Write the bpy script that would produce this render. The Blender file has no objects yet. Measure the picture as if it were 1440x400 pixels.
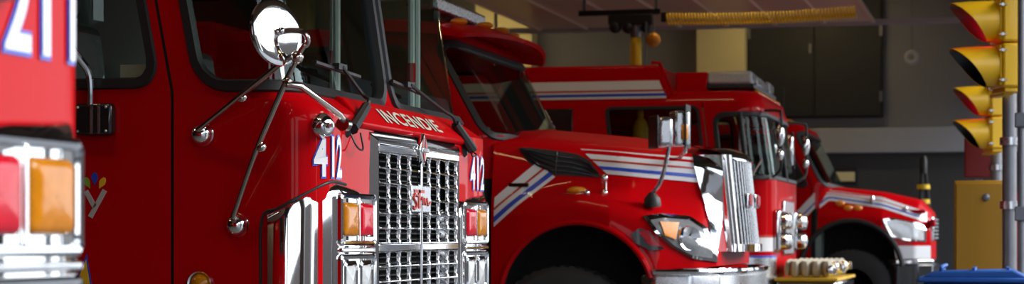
import bpy, math, random
from mathutils import Vector, Matrix
random.seed(7)
PI = math.pi
C = bpy.context.scene.collection

# ------------------------------------------------------------------ materials
def pm(name, col, rough=.4, metal=0., coat=0., var=.0, scale=30., bump=0., emis=None, estr=0., spec=.5, coatr=.03):
    m = bpy.data.materials.new(name); m.use_nodes = True
    nt = m.node_tree; b = nt.nodes['Principled BSDF']
    b.inputs['Base Color'].default_value = (*col, 1); b.inputs['Roughness'].default_value = rough
    b.inputs['Metallic'].default_value = metal; b.inputs['Coat Weight'].default_value = coat
    b.inputs['Coat Roughness'].default_value = coatr; b.inputs['Specular IOR Level'].default_value = spec
    if emis:
        b.inputs['Emission Color'].default_value = (*emis, 1); b.inputs['Emission Strength'].default_value = estr
    tc = nt.nodes.new('ShaderNodeTexCoord'); no = nt.nodes.new('ShaderNodeTexNoise')
    no.inputs['Scale'].default_value = scale; no.inputs['Detail'].default_value = 4
    nt.links.new(tc.outputs['Object'], no.inputs['Vector'])
    mr = nt.nodes.new('ShaderNodeMapRange')
    mr.inputs['To Min'].default_value = max(0, rough*.8); mr.inputs['To Max'].default_value = min(1, rough*1.2)
    nt.links.new(no.outputs['Fac'], mr.inputs['Value']); nt.links.new(mr.outputs['Result'], b.inputs['Roughness'])
    if var > 0:
        mx = nt.nodes.new('ShaderNodeMix'); mx.data_type = 'RGBA'
        mx.inputs['A'].default_value = (*[c*(1-var) for c in col], 1)
        mx.inputs['B'].default_value = (*[min(1, c*(1+var)) for c in col], 1)
        nt.links.new(no.outputs['Fac'], mx.inputs['Factor']); nt.links.new(mx.outputs['Result'], b.inputs['Base Color'])
    if bump > 0:
        bp = nt.nodes.new('ShaderNodeBump'); bp.inputs['Strength'].default_value = bump; bp.inputs['Distance'].default_value = .01
        nt.links.new(no.outputs['Fac'], bp.inputs['Height']); nt.links.new(bp.outputs['Normal'], b.inputs['Normal'])
    return m

def glass(name, tint, refl=.045, rough=.01):
    m = bpy.data.materials.new(name); m.use_nodes = True
    nt = m.node_tree; nt.nodes.remove(nt.nodes['Principled BSDF']); out = nt.nodes['Material Output']
    tr = nt.nodes.new('ShaderNodeBsdfTransparent'); tr.inputs[0].default_value = (*tint, 1)
    gl = nt.nodes.new('ShaderNodeBsdfGlossy'); gl.inputs['Roughness'].default_value = rough
    gl.inputs['Color'].default_value = (.85, 1, .93, 1)
    lw = nt.nodes.new('ShaderNodeFresnel'); lw.inputs['IOR'].default_value = 1.5
    geo = nt.nodes.new('ShaderNodeNewGeometry'); sub = nt.nodes.new('ShaderNodeMath'); sub.operation = 'SUBTRACT'
    sub.inputs[0].default_value = 1; nt.links.new(geo.outputs['Backfacing'], sub.inputs[1])
    mul = nt.nodes.new('ShaderNodeMath'); mul.operation = 'MULTIPLY'
    nt.links.new(lw.outputs[0], mul.inputs[0]); nt.links.new(sub.outputs[0], mul.inputs[1])
    mx = nt.nodes.new('ShaderNodeMixShader')
    nt.links.new(mul.outputs[0], mx.inputs[0]); nt.links.new(tr.outputs[0], mx.inputs[1]); nt.links.new(gl.outputs[0], mx.inputs[2])
    nt.links.new(mx.outputs[0], out.inputs['Surface'])
    return m

def lens(name, col, rough=.12, trans=.5, emis=None, estr=0):
    m = pm(name, col, rough, 0, .3,   .25, 40, .12, emis, estr, .2)
    if trans: m.node_tree.nodes['Principled BSDF'].inputs['Transmission Weight'].default_value = trans
    return m

M = dict(
    red=pm('red_paint', (.50, .001, .004), .42, 0, .22, .04, 3, spec=.02),
    chrome=pm('chrome', (.9, .9, .9), .055, 1., 0, .03, 14),
    steel=pm('brushed_steel', (.62, .63, .65), .28, 1., 0, .05, 40),
    black=pm('black_rubber', (.012, .012, .013), .5, 0, 0, .1, 40, .05),
    gloss=pm('black_gloss', (.012, .012, .014), .2, 0, .3),
    matte=pm('black_matte', (.006, .006, .006), .9),
    tyre=pm('tyre_rubber', (.02, .02, .02), .75, 0, 0, .2, 60, .2),
    white=pm('white_decal', (.8, .8, .82), .35, 0, .5),
    blue=pm('blue_decal', (.02, .07, .55), .35, 0, .5),
    redd=pm('red_decal', (.5, .03, .01), .35, 0, .5),
    silver=pm('silver_lettering', (.62, .60, .58), .35, .2, .3),
    yellow=pm('yellow_decal', (.85, .5, .02), .4, 0, .3),
    green=pm('green_decal', (.25, .42, .03), .4),
    amber=lens('amber_lens', (.50, .17, .003), .15, 0),
    amberm=pm('amber_marker', (.9, .3, .01), .2, 0, 1.),
    redl=lens('red_lens', (.52, .002, .015), .15, 0),
    clear=lens('clear_lens', (.75, .77, .78), .08, .35),
    lampglass=lens('lamp_glass', (.20, .21, .22), .06, .0),
    brass=pm('bracket_steel', (.60, .52, .46), .16, 1.),
    wind=glass('windshield_glass', (.58, .68, .62)),
    window=glass('tinted_window', (.55, .58, .56)),
    inner=pm('cab_lining', (.26, .33, .29), .8, 0, 0, .1),
    dash=pm('dashboard_vinyl', (.30, .37, .31), .6, 0, 0, .15, 20),
    seat=pm('seat_vinyl', (.04, .042, .045), .5, 0, 0, .2, 20, .1),
    card=pm('pale_card', (.75, .85, .70), .7),
    wall=pm('grey_wall', (.26, .267, .28), .85, 0, 0, .12, 1.2, .05),
    walld=pm('dark_wall', (.07, .07, .068), .9, 0, 0, .1, 1.2),
    ledge=pm('pale_ledge', (.42, .44, .47), .7, 0, 0, .06, 2),
    conc=pm('concrete', (.10, .098, .095), .45, 0, 0, .2, 1.5, .05),
    apron=pm('apron_concrete', (.13, .13, .13), .8, 0, 0, .15, .8, .05),
    ceil=pm('ceiling_deck', (.10, .095, .09), .9, 0, 0, .1, 1),
    panel=pm('dark_panel', (.018, .019, .019), .6, 0, 0, .1, 3),
    cream=pm('cream_column', (.90, .80, .42), .7, 0, 0, .05, 3),
    door=pm('door_steel', (.85, .66, .50), .4, .0, .2, .06, 2),
    sig=pm('signal_yellow', (1.0, .54, .006), .4, 0, .2, .06, 8),
    sigred=lens('signal_red', (.9, .01, .02), .2, 0, (1, .01, .03), 5),
    siggrn=lens('signal_green_off', (.01, .05, .04), .2, 0),
    letter=pm('lettering_cream', (.72, .68, .55), .4, 0, .2),
    visorin=pm('visor_inside', (.03, .028, .025), .35),
    cab_y=pm('cabinet_yellow', (.50, .24, .006), .45, 0, .2, .06, 4),
    bin=pm('blue_plastic', (.01, .09, .36), .4, 0, 0, .15, 8, .08),
    galv=pm('galvanised', (.22, .22, .23), .45, .6, 0, .15, 12),
    hosey=pm('yellow_hose', (.90, .60, .02), .45, 0, 0, .1),
    orange=pm('orange_ball', (.75, .30, .01), .5, 0, 0, .1),
    canvas=pm('canvas_hose', (.42, .37, .28), .8, 0, 0, .12, 40, .2),
    dkred=pm('dark_red', (.22, .01, .01), .4, 0, .3),
    brick=pm('dark_brick', (.09, .07, .06), .9, 0, 0, .3, 3),
    lamp=pm('lamp_diffuser', (1, .8, .5), .5, 0, 0, 0, 30, 0, (1, .76, .38), 30),
)

# ------------------------------------------------------------------ mesh builder
class MB:
    def __init__(s): s.v = []; s.f = []
    def add(s, v, f):
        o = len(s.v); s.v += [tuple(p) for p in v]; s.f += [tuple(i+o for i in q) for q in f]; return s
    def box(s, x0, x1, y0, y1, z0, z1, mat=None):
        v = [(x, y, z) for x in (x0, x1) for y in (y0, y1) for z in (z0, z1)]
        if mat: v = [mat @ Vector(p) for p in v]
        return s.add(v, [(0, 1, 3, 2), (4, 6, 7, 5), (0, 4, 5, 1), (2, 3, 7, 6), (0, 2, 6, 4), (1, 5, 7, 3)])
    def prism(s, poly, axis, a0, a1):
        n = len(poly)
        def p(q, a): return {'x': (a, q[0], q[1]), 'y': (q[0], a, q[1]), 'z': (q[0], q[1], a)}[axis]
        v = [p(q, a0) for q in poly]+[p(q, a1) for q in poly]
        ar = sum(poly[i][0]*poly[(i+1) % n][1]-poly[(i+1) % n][0]*poly[i][1] for i in range(n))
        fl = (ar > 0) != (axis == 'y')
        f = [tuple(range(n)), tuple(range(2*n-1, n-1, -1))]+[(i, n+i, n+(i+1) % n, (i+1) % n) for i in range(n)]
        if fl: f = [q[::-1] for q in f]
        return s.add(v, f)
    def grid(s, fn, us, vs, flip=False):
        v = [fn(u, w) for u in us for w in vs]; m = len(vs)
        f = [(i*m+j, (i+1)*m+j, (i+1)*m+j+1, i*m+j+1) for i in range(len(us)-1) for j in range(m-1)]
        if flip: f = [q[::-1] for q in f]
        return s.add(v, f)
    def tube(s, path, r, n=10, closed=False, caps=True):
        P = [Vector(p) for p in path]; k = len(P); rs = r if isinstance(r, (list, tuple)) else [r]*k
        v = []; up = None
        for i in range(k):
            if closed: t = P[(i+1) % k]-P[i-1]
            else: t = P[min(i+1, k-1)]-P[max(i-1, 0)]
            t.normalize()
            if up is None:
                a = Vector((0, 0, 1)) if abs(t.z) < .9 else Vector((1, 0, 0))
                up = (a-t*a.dot(t)).normalized()
            else:
                up = (up-t*up.dot(t)).normalized()
            sd = t.cross(up)
            for j in range(n):
                a = 2*PI*j/n; v.append(P[i]+(up*math.cos(a)+sd*math.sin(a))*rs[i])
        f = []
        for i in range(k if closed else k-1):
            for j in range(n):
                a = i*n+j; b = i*n+(j+1) % n; c = ((i+1) % k)*n+(j+1) % n; d = ((i+1) % k)*n+j
                f.append((a, b, c, d))
        if caps and not closed: f += [tuple(range(n-1, -1, -1)), tuple(range((k-1)*n, k*n))]
        return s.add(v, f)
    def lathe(s, prof, o, axis, n=24, scale=(1, 1)):
        ax = Vector(axis).normalized(); a = Vector((0, 0, 1)) if abs(ax.z) < .9 else Vector((1, 0, 0))
        u = (a-ax*a.dot(ax)).normalized(); w = ax.cross(u); o = Vector(o); v = []; f = []
        for (r, h) in prof:
            for j in range(n):
                t = 2*PI*j/n; v.append(o+ax*h+(u*math.cos(t)*scale[0]+w*math.sin(t)*scale[1])*max(r, 1e-5))
        for i in range(len(prof)-1):
            for j in range(n):
                f.append((i*n+j, i*n+(j+1) % n, (i+1)*n+(j+1) % n, (i+1)*n+j))
        f += [tuple(range(n-1, -1, -1)), tuple(range((len(prof)-1)*n, len(prof)*n))]
        return s.add(v, f)
    def ball(s, o, r, n=16, m=10, sc=(1, 1, 1)):
        v = []; f = []
        for i in range(m+1):
            a = PI*i/m
            for j in range(n):
                b = 2*PI*j/n; q = (max(math.sin(a), 1e-4)*math.cos(b)*r*sc[0]+o[0], max(math.sin(a), 1e-4)*math.sin(b)*r*sc[1]+o[1], math.cos(a)*r*sc[2]+o[2]); v.append(q)
        for i in range(m):
            for j in range(n): f.append((i*n+j, (i+1)*n+j, (i+1)*n+(j+1) % n, i*n+(j+1) % n))
        return s.add(v, f)

def obj(name, mb, mat, parent=None, bev=0, seg=2, smooth=True, ang=35, loc=None, solid=0):
    me = bpy.data.meshes.new(name); me.from_pydata(mb.v, [], mb.f); me.update()
    me.materials.append(M[mat] if isinstance(mat, str) else mat)
    if smooth:
        me.polygons.foreach_set('use_smooth', [True]*len(me.polygons)); me.set_sharp_from_angle(angle=math.radians(ang))
    o = bpy.data.objects.new(name, me); C.objects.link(o)
    if parent: o.parent = parent
    if loc: o.location = loc
    if solid:
        md = o.modifiers.new('s', 'SOLIDIFY'); md.thickness = solid; md.offset = -1
    if bev:
        md = o.modifiers.new('b', 'BEVEL'); md.width = bev; md.segments = seg; md.limit_method = 'ANGLE'; md.angle_limit = math.radians(30); md.harden_normals = False
    return o
def tag(o, label, cat, group=None):
    o['label'] = label; o['category'] = cat
    if group: o['group'] = group
    return o
def thing(name, label, cat, loc=(0, 0, 0), group=None):
    o = bpy.data.objects.new(name, None); C.objects.link(o); o.location = loc; o.empty_display_size = .2
    return tag(o, label, cat, group)
def struct(name, mb, mat, **k):
    o = obj(name, mb, mat, **k); o['kind'] = 'structure'; return o
def lin(a, b, n): return [a+(b-a)*i/n for i in range(n+1)]
def pl(x, pts):
    if x <= pts[0][0]: return pts[0][1]
    for (a, p), (b, q) in zip(pts, pts[1:]):
        if x <= b: return p+(q-p)*(x-a)/(b-a)
    return pts[-1][1]
def smooth_path(pts, n=6):
    P = [Vector(p) for p in pts]; out = []
    for i in range(len(P)-1):
        a = P[max(i-1, 0)]; b = P[i]; c = P[i+1]; d = P[min(i+2, len(P)-1)]
        for k in range(n):
            t = k/n
            out.append(.5*((2*b)+(c-a)*t+(2*a-5*b+4*c-d)*t*t+(3*b-a-3*c+d)*t**3))
    out.append(P[-1]); return out

_tx = {}
def text_geo(body, offset=0., sx=1.):
    k = (body, offset)
    if k not in _tx:
        cu = bpy.data.curves.new('t', 'FONT'); cu.body = body; cu.size = 1; cu.offset = offset; cu.resolution_u = 5
        cu.align_x = 'CENTER'; cu.space_character = 1.08
        o = bpy.data.objects.new('t', cu); C.objects.link(o)
        bpy.context.view_layer.update()
        me = o.evaluated_get(bpy.context.evaluated_depsgraph_get()).to_mesh()
        _tx[k] = ([(v.co.x, v.co.y) for v in me.vertices], [tuple(p.vertices) for p in me.polygons])
        o.to_mesh_clear(); bpy.data.objects.remove(o); bpy.data.curves.remove(cu)
    return _tx[k]
def text_mb(body, offset, fn, h, w, bold=True):
    """lettering laid on a surface: fn(u, v) with cap height h and overall width w, centred at 0, base at 0"""
    V, F = text_geo(body, offset); V0, _ = text_geo(body, 0)
    x0 = min(p[0] for p in V0); x1 = max(p[0] for p in V0); y1 = max(p[1] for p in V0); y0 = min(p[1] for p in V0)
    mb = MB(); mb.add([fn((p[0]-(x0+x1)/2)/(x1-x0)*w, (p[1]-y0)/(y1-y0)*h) for p in V], F); return mb

# rounded rectangle helpers in a (s, z) parameter plane
def rr_dist(x, y, hw, hh, r):
    qx = abs(x)-hw+r; qy = abs(y)-hh+r
    return math.hypot(max(qx, 0), max(qy, 0))+min(max(qx, qy), 0)-r
def rr_ray(dx, dy, hw, hh, r):
    L = math.hypot(dx, dy); dx /= L; dy /= L; lo, hi = 0, hw+hh+1
    for _ in range(40):
        m = (lo+hi)/2
        if rr_dist(dx*m, dy*m, hw, hh, r) < 0: lo = m
        else: hi = m
    return dx*lo, dy*lo
def rays(hw, hh, n=30):
    out = []
    for i in range(n): out.append((-hw+2*hw*i/n, -hh))
    for i in range(n//2): out.append((hw, -hh+2*hh*i/(n//2)))
    for i in range(n): out.append((hw-2*hw*i/n, hh))
    for i in range(n//2): out.append((-hw, hh-2*hh*i/(n//2)))
    return out
class RR:
    def __init__(s, s0, s1, z0, z1, r): s.c = ((s0+s1)/2, (z0+z1)/2); s.hw = abs(s1-s0)/2; s.hh = (z1-z0)/2; s.r = r; s.rays = rays(s.hw, s.hh)
    def loop(s, g=0):
        return [tuple(a+b for a, b in zip(s.c, rr_ray(d[0], d[1], s.hw+g, s.hh+g, max(s.r+g, .005)))) for d in s.rays]
def loops_mb(mb, fn, rows, close=True, flip=False):
    """rows: list of (loop, off)"""
    n = len(rows[0][0]); v = []
    for lp, off in rows: v += [fn(p[0], p[1], off) for p in lp]
    f = []
    for i in range(len(rows)-1):
        for j in range(n):
            q = (i*n+j, i*n+(j+1) % n, (i+1)*n+(j+1) % n, (i+1)*n+j); f.append(q[::-1] if flip else q)
    return mb.add(v, f)
def panel_hole(mb, fn, o0, o1, z0, z1, hole, steps=5, flip=False):
    c = hole.c; rs = []
    W = abs(o1-o0); n = 40
    o0, o1 = min(o0, o1), max(o0, o1)
    for i in range(n): rs.append((o0+W*i/n, z0))
    for i in range(n//2): rs.append((o1, z0+(z1-z0)*i/(n//2)))
    for i in range(n): rs.append((o1-W*i/n, z1))
    for i in range(n//2): rs.append((o0, z1-(z1-z0)*i/(n//2)))
    inn = [tuple(a+b for a, b in zip(c, rr_ray(p[0]-c[0], p[1]-c[1], hole.hw, hole.hh, hole.r))) for p in rs]
    rows = []
    for k in range(steps+1):
        t = k/steps; rows.append(([(a[0]+(b[0]-a[0])*t, a[1]+(b[1]-a[1])*t) for a, b in zip(rs, inn)], 0))
    return loops_mb(mb, fn, rows, flip=flip)
def pane_mb(fn, rr, off, g=.01, rings=8, flip=False):
    lp = rr.loop(g); rows = []
    for k in range(rings+1):
        t = k/rings*.999+.001; rows.append(([(rr.c[0]+(p[0]-rr.c[0])*t, rr.c[1]+(p[1]-rr.c[1])*t) for p in lp], off))
    return loops_mb(MB(), fn, rows, flip=not flip)
def gasket_mb(fn, rr, w=.024, h=.014, inn=-.012):
    return loops_mb(MB(), fn, [(rr.loop(w), 0), (rr.loop(w*.75), h), (rr.loop(inn), h), (rr.loop(inn-.008), -.02)])

class Cab:
    """a flat-front cab surface: s runs round the plan outline from the centre of the front, z is height"""
    def __init__(s, w, r, xf, xs, sd=None, xd=None): s.w = w; s.r = r; s.xf = xf; s.xs = xs; s.a = w-r; s.s1 = s.a+r*PI/2; s.sd = sd; s.xd = xd
    def raw(s, q, z):
        g = -1 if q < 0 else 1; q = abs(q); xf = s.xf(z); xs = s.xs(z)
        if q <= s.a: return xf, g*q
        if q <= s.s1:
            p = (q-s.a)/s.r; return xs+(xf-xs)*math.cos(p), g*(s.a+s.r*math.sin(p))
        if s.sd:
            L = s.sd-s.s1; t = q-s.s1; xd = s.xd(z)
            return (xs+(xd-xs)*t/L if t < L else xd-(t-L)), g*s.w
        return xs-(q-s.s1), g*s.w
    def __call__(s, q, z, off=0):
        x, y = s.raw(q, z)
        if off:
            a = s.raw(q-.004, z); b = s.raw(q+.004, z); tx, ty = b[0]-a[0], b[1]-a[1]; L = math.hypot(tx, ty)
            x += ty/L*off; y -= tx/L*off
        return (x, y, z)

# ------------------------------------------------------------------ shared vehicle parts
def wheel(parent, x, y, r, side, w=.30):
    """side -1: the outer face looks to -y"""
    o = MB(); k = side
    prof = [(r*.56, -w/2), (r*.62, -w/2-.005), (r*.90, -w/2), (r*.97, -w*.42), (r, -w*.36), (r, w*.36), (r*.97, w*.42), (r*.9, w/2), (r*.62, w/2+.005), (r*.56, w/2), (r*.55, 0)]
    o.lathe(prof, (0, 0, 0), (0, 1, 0), 48)
    for i in range(48):
        a = 2*PI*i/48; m = Matrix.Rotation(a, 4, 'Y')
        o.box(-.018, .018, -w*.37, w*.37, r-.01, r+.008, m)
    t = obj('tyre', o, 'tyre', parent, loc=(x, y, r+.008))
    q = MB(); q.lathe([(r*.575, -w*.5), (r*.54, -w*.49), (r*.5, -w*.30), (r*.42, -w*.20), (r*.3, -w*.24), (r*.22, -w*.42), (r*.14, -w*.46), (.01, -w*.46)], (0, 0, 0), (0, -k, 0) if k > 0 else (0, 1, 0), 32)
    for i in range(10):
        a = 2*PI*i/10; q.lathe([(.018, 0), (.018, .045), (.01, .05)], (r*.36*math.cos(a), side*w*.2, r*.36*math.sin(a)), (0, side, 0), 6)
    obj('rim', q, 'dkred', t)
    return t

def lamp_round(parent, fn_o, nrm, r, mat='amber', name='marker_light'):
    q = MB(); q.lathe([(r, 0), (r, .012), (r*.9, .022), (r*.78, .018), (r*.76, .01), (.001, .01)], fn_o, nrm, 24)
    b = obj(name, q, 'chrome', parent)
    q = MB(); q.lathe([(r*.76, .008), (r*.7, .022), (r*.45, .036), (.002, .042)], fn_o, nrm, 24); obj('lens', q, mat, b)
    return b

# ------------------------------------------------------------------ cab-over engine
def fire_engine(number, label, loc, nz=1.46):
    T = thing('fire_engine', label, 'fire engine', loc)
    xf = lambda z: pl(z, [(0, -.02), (1.70, -.02), (1.79, -.15), (3, -.15-.15*1.21)])
    xs = lambda z: pl(z, [(0, -.19), (1.70, -.19), (1.78, -.27), (3, -.27-.19*1.22)])
    F = Cab(1.24, .16, xf, xs, 1.08+.16*PI/2+.355, lambda z: -.60-.19*max(0, z-1.77))
    sd, zb, zt = F.s1+.355, .55, 2.52
    # --- shell
    sh = MB()
    low = [-sd]+lin(-F.s1, -F.a, 8)+[-.6, 0, .6]+lin(F.a, F.s1, 8)+[sd]
    zl = [zb, 1.0, 1.4, 1.62, 1.66, 1.70, 1.74]; nl = [q for q in low if q <= -.6]
    sh.grid(lambda s, z: F(s, z), [-q for q in nl[::-1]], zl); sh.grid(lambda s, z: F(s, z), nl, zl); sh.grid(lambda s, z: F(s, z), [-.6, 0, .6], [1.655, 1.70, 1.74])
    wl = RR(-F.s1-.235, -.045, 1.80, zt-.06, .11); wr = RR(.045, F.s1+.235, 1.80, zt-.06, .11)
    panel_hole(sh, F, -sd, 0, 1.74, zt, wl); panel_hole(sh, F, 0, sd, 1.74, zt, wr)
    # roof edge and roof, rear walls
    full = [-2.9]+low+[2.9]
    def roofp(s, k):
        p = F(s, zt); t = [0, .02, .06, .14, 1][k]; h = [0, .06, .10, .13, .15][k]
        c = (max(min(p[0], -.4)*1., -3), 0)
        x, y = p[0], p[1]
        return (x+(-1.0-x)*t if p[0] > -1.0 else x, y*(1-t), zt+h)
    sh.grid(roofp, full, [0, 1, 2, 3, 4])
    for g in (-1, 1):
        ss = [g*2.86, g*3.6]
        if g < 0: ss = ss[::-1]
        sh.grid(lambda s, z: F(s, z), ss, [zb, 1.2, 1.8, 2.52, 2.62])
    obj('cab_shell', sh, 'red', T, ang=50)
    # lining behind the gaps
    li = MB()
    li.grid(lambda s, z: F(s, z, -.05), [-3.6, -1.8]+lin(-F.s1, -F.a, 4)+[-.62], [zb, 1.3, 1.74], flip=True); li.grid(lambda s, z: F(s, z, -.05), [.62]+lin(F.a, F.s1, 4)+[1.8, 3.6], [zb, 1.3, 1.74], flip=True)
    for g in (-1, 1): q = MB(); q.grid(lambda s, z: F(s, z, -.012), [g*sd-.06, g*sd+.06], [zb, 1.2, 1.74, 2.1, zt]); obj('door_seal', q, 'matte', T)
    li.box(-1.75, -1.70, -1.15, 1.15, .6, 2.6); li.box(-1.7, -.4, -1.15, 1.15, 2.58, 2.6); li.box(-1.7, -.3, -1.15, 1.15, .9, .95)
    obj('cab_lining', li, 'inner', T)
    da = MB(); da.prism([(-.24, 1.5), (-.24, 1.76), (-.36, 1.80), (-.62, 1.76), (-.70, 1.6), (-.66, 1.5)], 'y', -1.12, 1.12); obj('dashboard', da, 'dash', T, bev=.02)
    # --- glazing
    for nm, rr in (('windshield', wl), ('windshield', wr)):
        g = obj(nm, pane_mb(F, rr, -.012, rings=12), 'wind', T)
        obj('gasket', gasket_mb(F, rr, .03, .016), 'black', g)
    # --- doors
    for g in (-1, 1):
        d = MB(); a, b = sorted((g*(sd+.012), g*2.85))
        hole = RR(*sorted((g*(sd+.07), g*2.62)), 1.815, zt-.08, .085)
        d.grid(lambda s, z: F(s, z), [a, b], [zb, 1.2, 1.70]); panel_hole(d, F, a, b, 1.70, zt, hole)
        dr = obj('door', d, 'red', T)
        obj('door_window', pane_mb(F, hole, -.01), 'window', dr); obj('window_gasket', gasket_mb(F, hole, .026, .012), 'black', dr)
        if g < 0:
            q = MB(); q.box(-.86, -.685, -1.15, -1.14, 1.80, 1.89); obj('card', q, 'card', dr)
        q = MB(); q.box(-1.62, -1.50, *sorted((g*1.25, g*1.275)), 1.45, 1.49); q.box(-1.64, -1.48, *sorted((g*1.24, g*1.246)), 1.42, 1.52); obj('door_handle', q, 'chrome', dr, bev=.006)
    # --- chassis, body behind
    q = MB(); q.box(-7.5, -2.42, -1.24, 1.24, .55, 2.75); obj('body', q, 'red', T, bev=.03)
    q = MB()
    for k in range(4): q.box(-7.3+k*1.2, -6.2+k*1.2, -1.26, -1.24, .75, 2.2)
    for k in range(4): q.box(-7.3+k*1.2, -6.2+k*1.2, 1.24, 1.26, .75, 2.2)
    obj('locker_shutter', q, 'steel', T)
    q = MB(); q.box(-7.4, -.2, -.45, .45, .42, .75); obj('chassis', q, 'matte', T)
    for sx in (-.98, -5.6):
        for g in (-1, 1): wheel(T, sx, g*1.08, .5, g)
    q = MB(); q.prism([(-.20, -1.24), (.13, -1.2), (.22, -1.05), (.22, 1.05), (.13, 1.2), (-.20, 1.24)], 'z', .42, .68); obj('bumper', q, 'chrome', T, bev=.03, seg=3)
    # --- cowl ledge with the lettering
    q = MB(); q.prism([(-.06, 1.655), (-.012, 1.655), (.0, 1.672), (-.008, 1.688), (-.085, 1.772), (-.10, 1.782), (-.17, 1.785), (-.17, 1.655)], 'y', -.79, .79)
    cw = obj('cowl', q, 'red', T, bev=.008, seg=3)
    def cf(u, v): return (-.014-.077*v/.114+.003, u-.035, 1.6945+.084*v/.114+.003)
    obj('lettering', text_mb('INCENDIE', .022, cf, .074, .82), 'letter', cw)
    # --- grille
    q = MB(); outer = [(-.72, .80), (-.72, 1.50), (-.70, 1.662), (.70, 1.662), (.72, 1.50), (.72, .80)]
    inner = [(-.60, .85), (-.60, 1.50), (-.60, 1.615), (.60, 1.615), (.60, 1.50), (.60, .85)]
    n = 6; v = [(-.07, *p) for p in outer]+[(-.04, *p) for p in outer]+[(.0, *p) for p in inner]+[(-.006, p[0]*.975, p[1]-.012 if p[1] > 1.55 else p[1]) for p in inner]+[(-.06, p[0]*.975, p[1]-.012 if p[1] > 1.55 else p[1]) for p in inner]
    f = []
    for i in range(4):
        for j in range(n):
            f.append((i*n+j, (i+1)*n+j, (i+1)*n+(j+1) % n, i*n+(j+1) % n))
    q.add(v, [t[::-1] for t in f]); gr = obj('grille', q, 'chrome', T, ang=20)
    # black strip over the upper bevel, standing in for its dark reflection
    q = MB(); q.add([(-.036, -.695, 1.660), (-.036, .695, 1.660), (.002, .60, 1.616), (.002, -.60, 1.616)], [(0, 1, 2, 3)]); obj('dark_reflection', q, 'gloss', gr, solid=.004)
    q = MB()
    cols = lin(-.585, .585, 8)
    rows = lin(1.205, 1.572, 6)[::-1]; rows2 = [1.172-.0615*i for i in range(6)]
    def cell(y0, y1, z0, z1):
        cy, cz = (y0+y1)/2, (z0+z1)/2
        R = RR(-.5, .5, -.5, .5, .1); hw, hh = (y1-y0)/2, (z1-z0)/2
        rs = []
        m = 7
        for i in range(m): rs.append((-1+2*i/m, -1))
        for i in range(m): rs.append((1, -1+2*i/m))
        for i in range(m): rs.append((1-2*i/m, 1))
        for i in range(m): rs.append((-1, 1-2*i/m))
        def lp(k, rad): return [rr_ray(p[0]*hw, p[1]*hh, hw-k, hh-k, rad) for p in rs]
        L = [([(p[0]*hw, p[1]*hh) for p in rs], -.002), (lp(.003, .008), -.003), (lp(.0058, .011), -.008), (lp(.0062, .012), -.020)]
        loops_mb(q, lambda a, b, o: (o, cy+a, cz+b), L)
    for rw in (rows, rows2):
        for a, b in zip(rw, rw[1:]):
            for y0, y1 in zip(cols, cols[1:]): cell(y0, y1, b, a)
    obj('grille_grid', q, 'chrome', gr, ang=40)
    q = MB(); q.box(-.02, .0, -.59, .59, 1.172, 1.205); q.box(-.02, .0, -.6, .6, 1.572, 1.606); q.box(-.02, .004, -.012, .012, .90, 1.56); obj('crossbar', q, 'chrome', gr, bev=.006)
    q = MB()
    for i in range(30): q.prism([(-.12, .86+i*.025), (-.09, .868+i*.025), (-.09, .873+i*.025), (-.12, .866+i*.025)], 'y', -.59, .59)
    obj('radiator_louvre', q, 'black', gr)
    q = MB(); q.box(-.17, -.13, -.62, .62, .8, 1.65); obj('radiator', q, 'matte', gr)
    # diamond emblem
    q = MB(); dia = [(0, -.062), (.075, 0), (0, .062), (-.075, 0)]
    q.prism([(.0, 1.53), (.068, 1.603), (.0, 1.676), (-.068, 1.603)], 'x', -.01, .012); em = obj('diamond_emblem', q, 'chrome', gr, bev=.006)
    q = MB(); q.prism([(.012, 1.61), (.045, 1.617), (.012, 1.655)], 'x', .011, .0145); q.prism([(-.012, 1.61), (-.012, 1.655), (-.045, 1.617)], 'x', .011, .0145)
    q.prism([(-.02, 1.59), (.02, 1.59), (.0, 1.548)], 'x', .011, .0145); obj('emblem_red', q, 'redd', em)
    q = MB(); q.box(.012, .022, -.045, .045, 1.592, 1.612); obj('emblem_bar', q, 'chrome', em, bev=.003)
    # badge plate
    q = MB(); q.box(-.012, .002, -.150, .135, 1.335, 1.45); bd = obj('badge_plate', q, 'steel', gr, bev=.004)
    q = MB(); q.box(.002, .005, -.12, .03, 1.418, 1.432); q.box(.002, .005, -.058, -.03, 1.352, 1.432)
    q.tube(smooth_path([(.003, -.075, 1.405), (.003, -.115, 1.41), (.003, -.13, 1.395), (.003, -.10, 1.38), (.003, -.085, 1.365), (.003, -.115, 1.35), (.003, -.14, 1.357)]), .007, 6)
    q.tube(smooth_path([(.003, -.02, 1.39), (.003, .0, 1.40), (.003, .005, 1.37), (.003, .03, 1.395), (.003, .045, 1.37), (.003, .07, 1.395), (.003, .085, 1.368), (.003, .12, 1.38)]), .005, 6)
    obj('badge_script', q, 'redd', bd)
    # --- lamp bezels
    for g in (-1, 1):
        B = MB()
        plan = [(-.10, .63, 1.34), (-.012, .645, 1.36), (.006, .67, 1.385), (.006, .86, 1.418), (.004, 1.07, 1.432), (-.018, 1.12, 1.428), (-.07, 1.20, 1.40), (-.13, 1.262, 1.355), (-.175, 1.272, 1.335), (-.215, 1.27, 1.32), (-.235, 1.235, 1.31)]
        n = len(plan)
        # columns: bottom, shoulder, rounded top edge, top inside
        v = []
        for (x, y, zt_) in plan:
            ix = min(x-.014, -.024); iy = min(y-.006, 1.234)
            if 1.1 < y < 1.21: ix -= .012; iy -= .012
            v += [(x, g*y, .70), (x, g*y, zt_-.05), (x+(ix-x)*.25, g*(y+(iy-y)*.25), zt_-.013), (x+(ix-x)*.6, g*(y+(iy-y)*.6), zt_-.004), (ix, g*iy, zt_), (ix-.03, g*(iy-.02), zt_)]
        m = 6
        f = [(i*m+j, (i+1)*m+j, (i+1)*m+j+1, i*m+j+1) for i in range(n-1) for j in range(m-1)]
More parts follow.
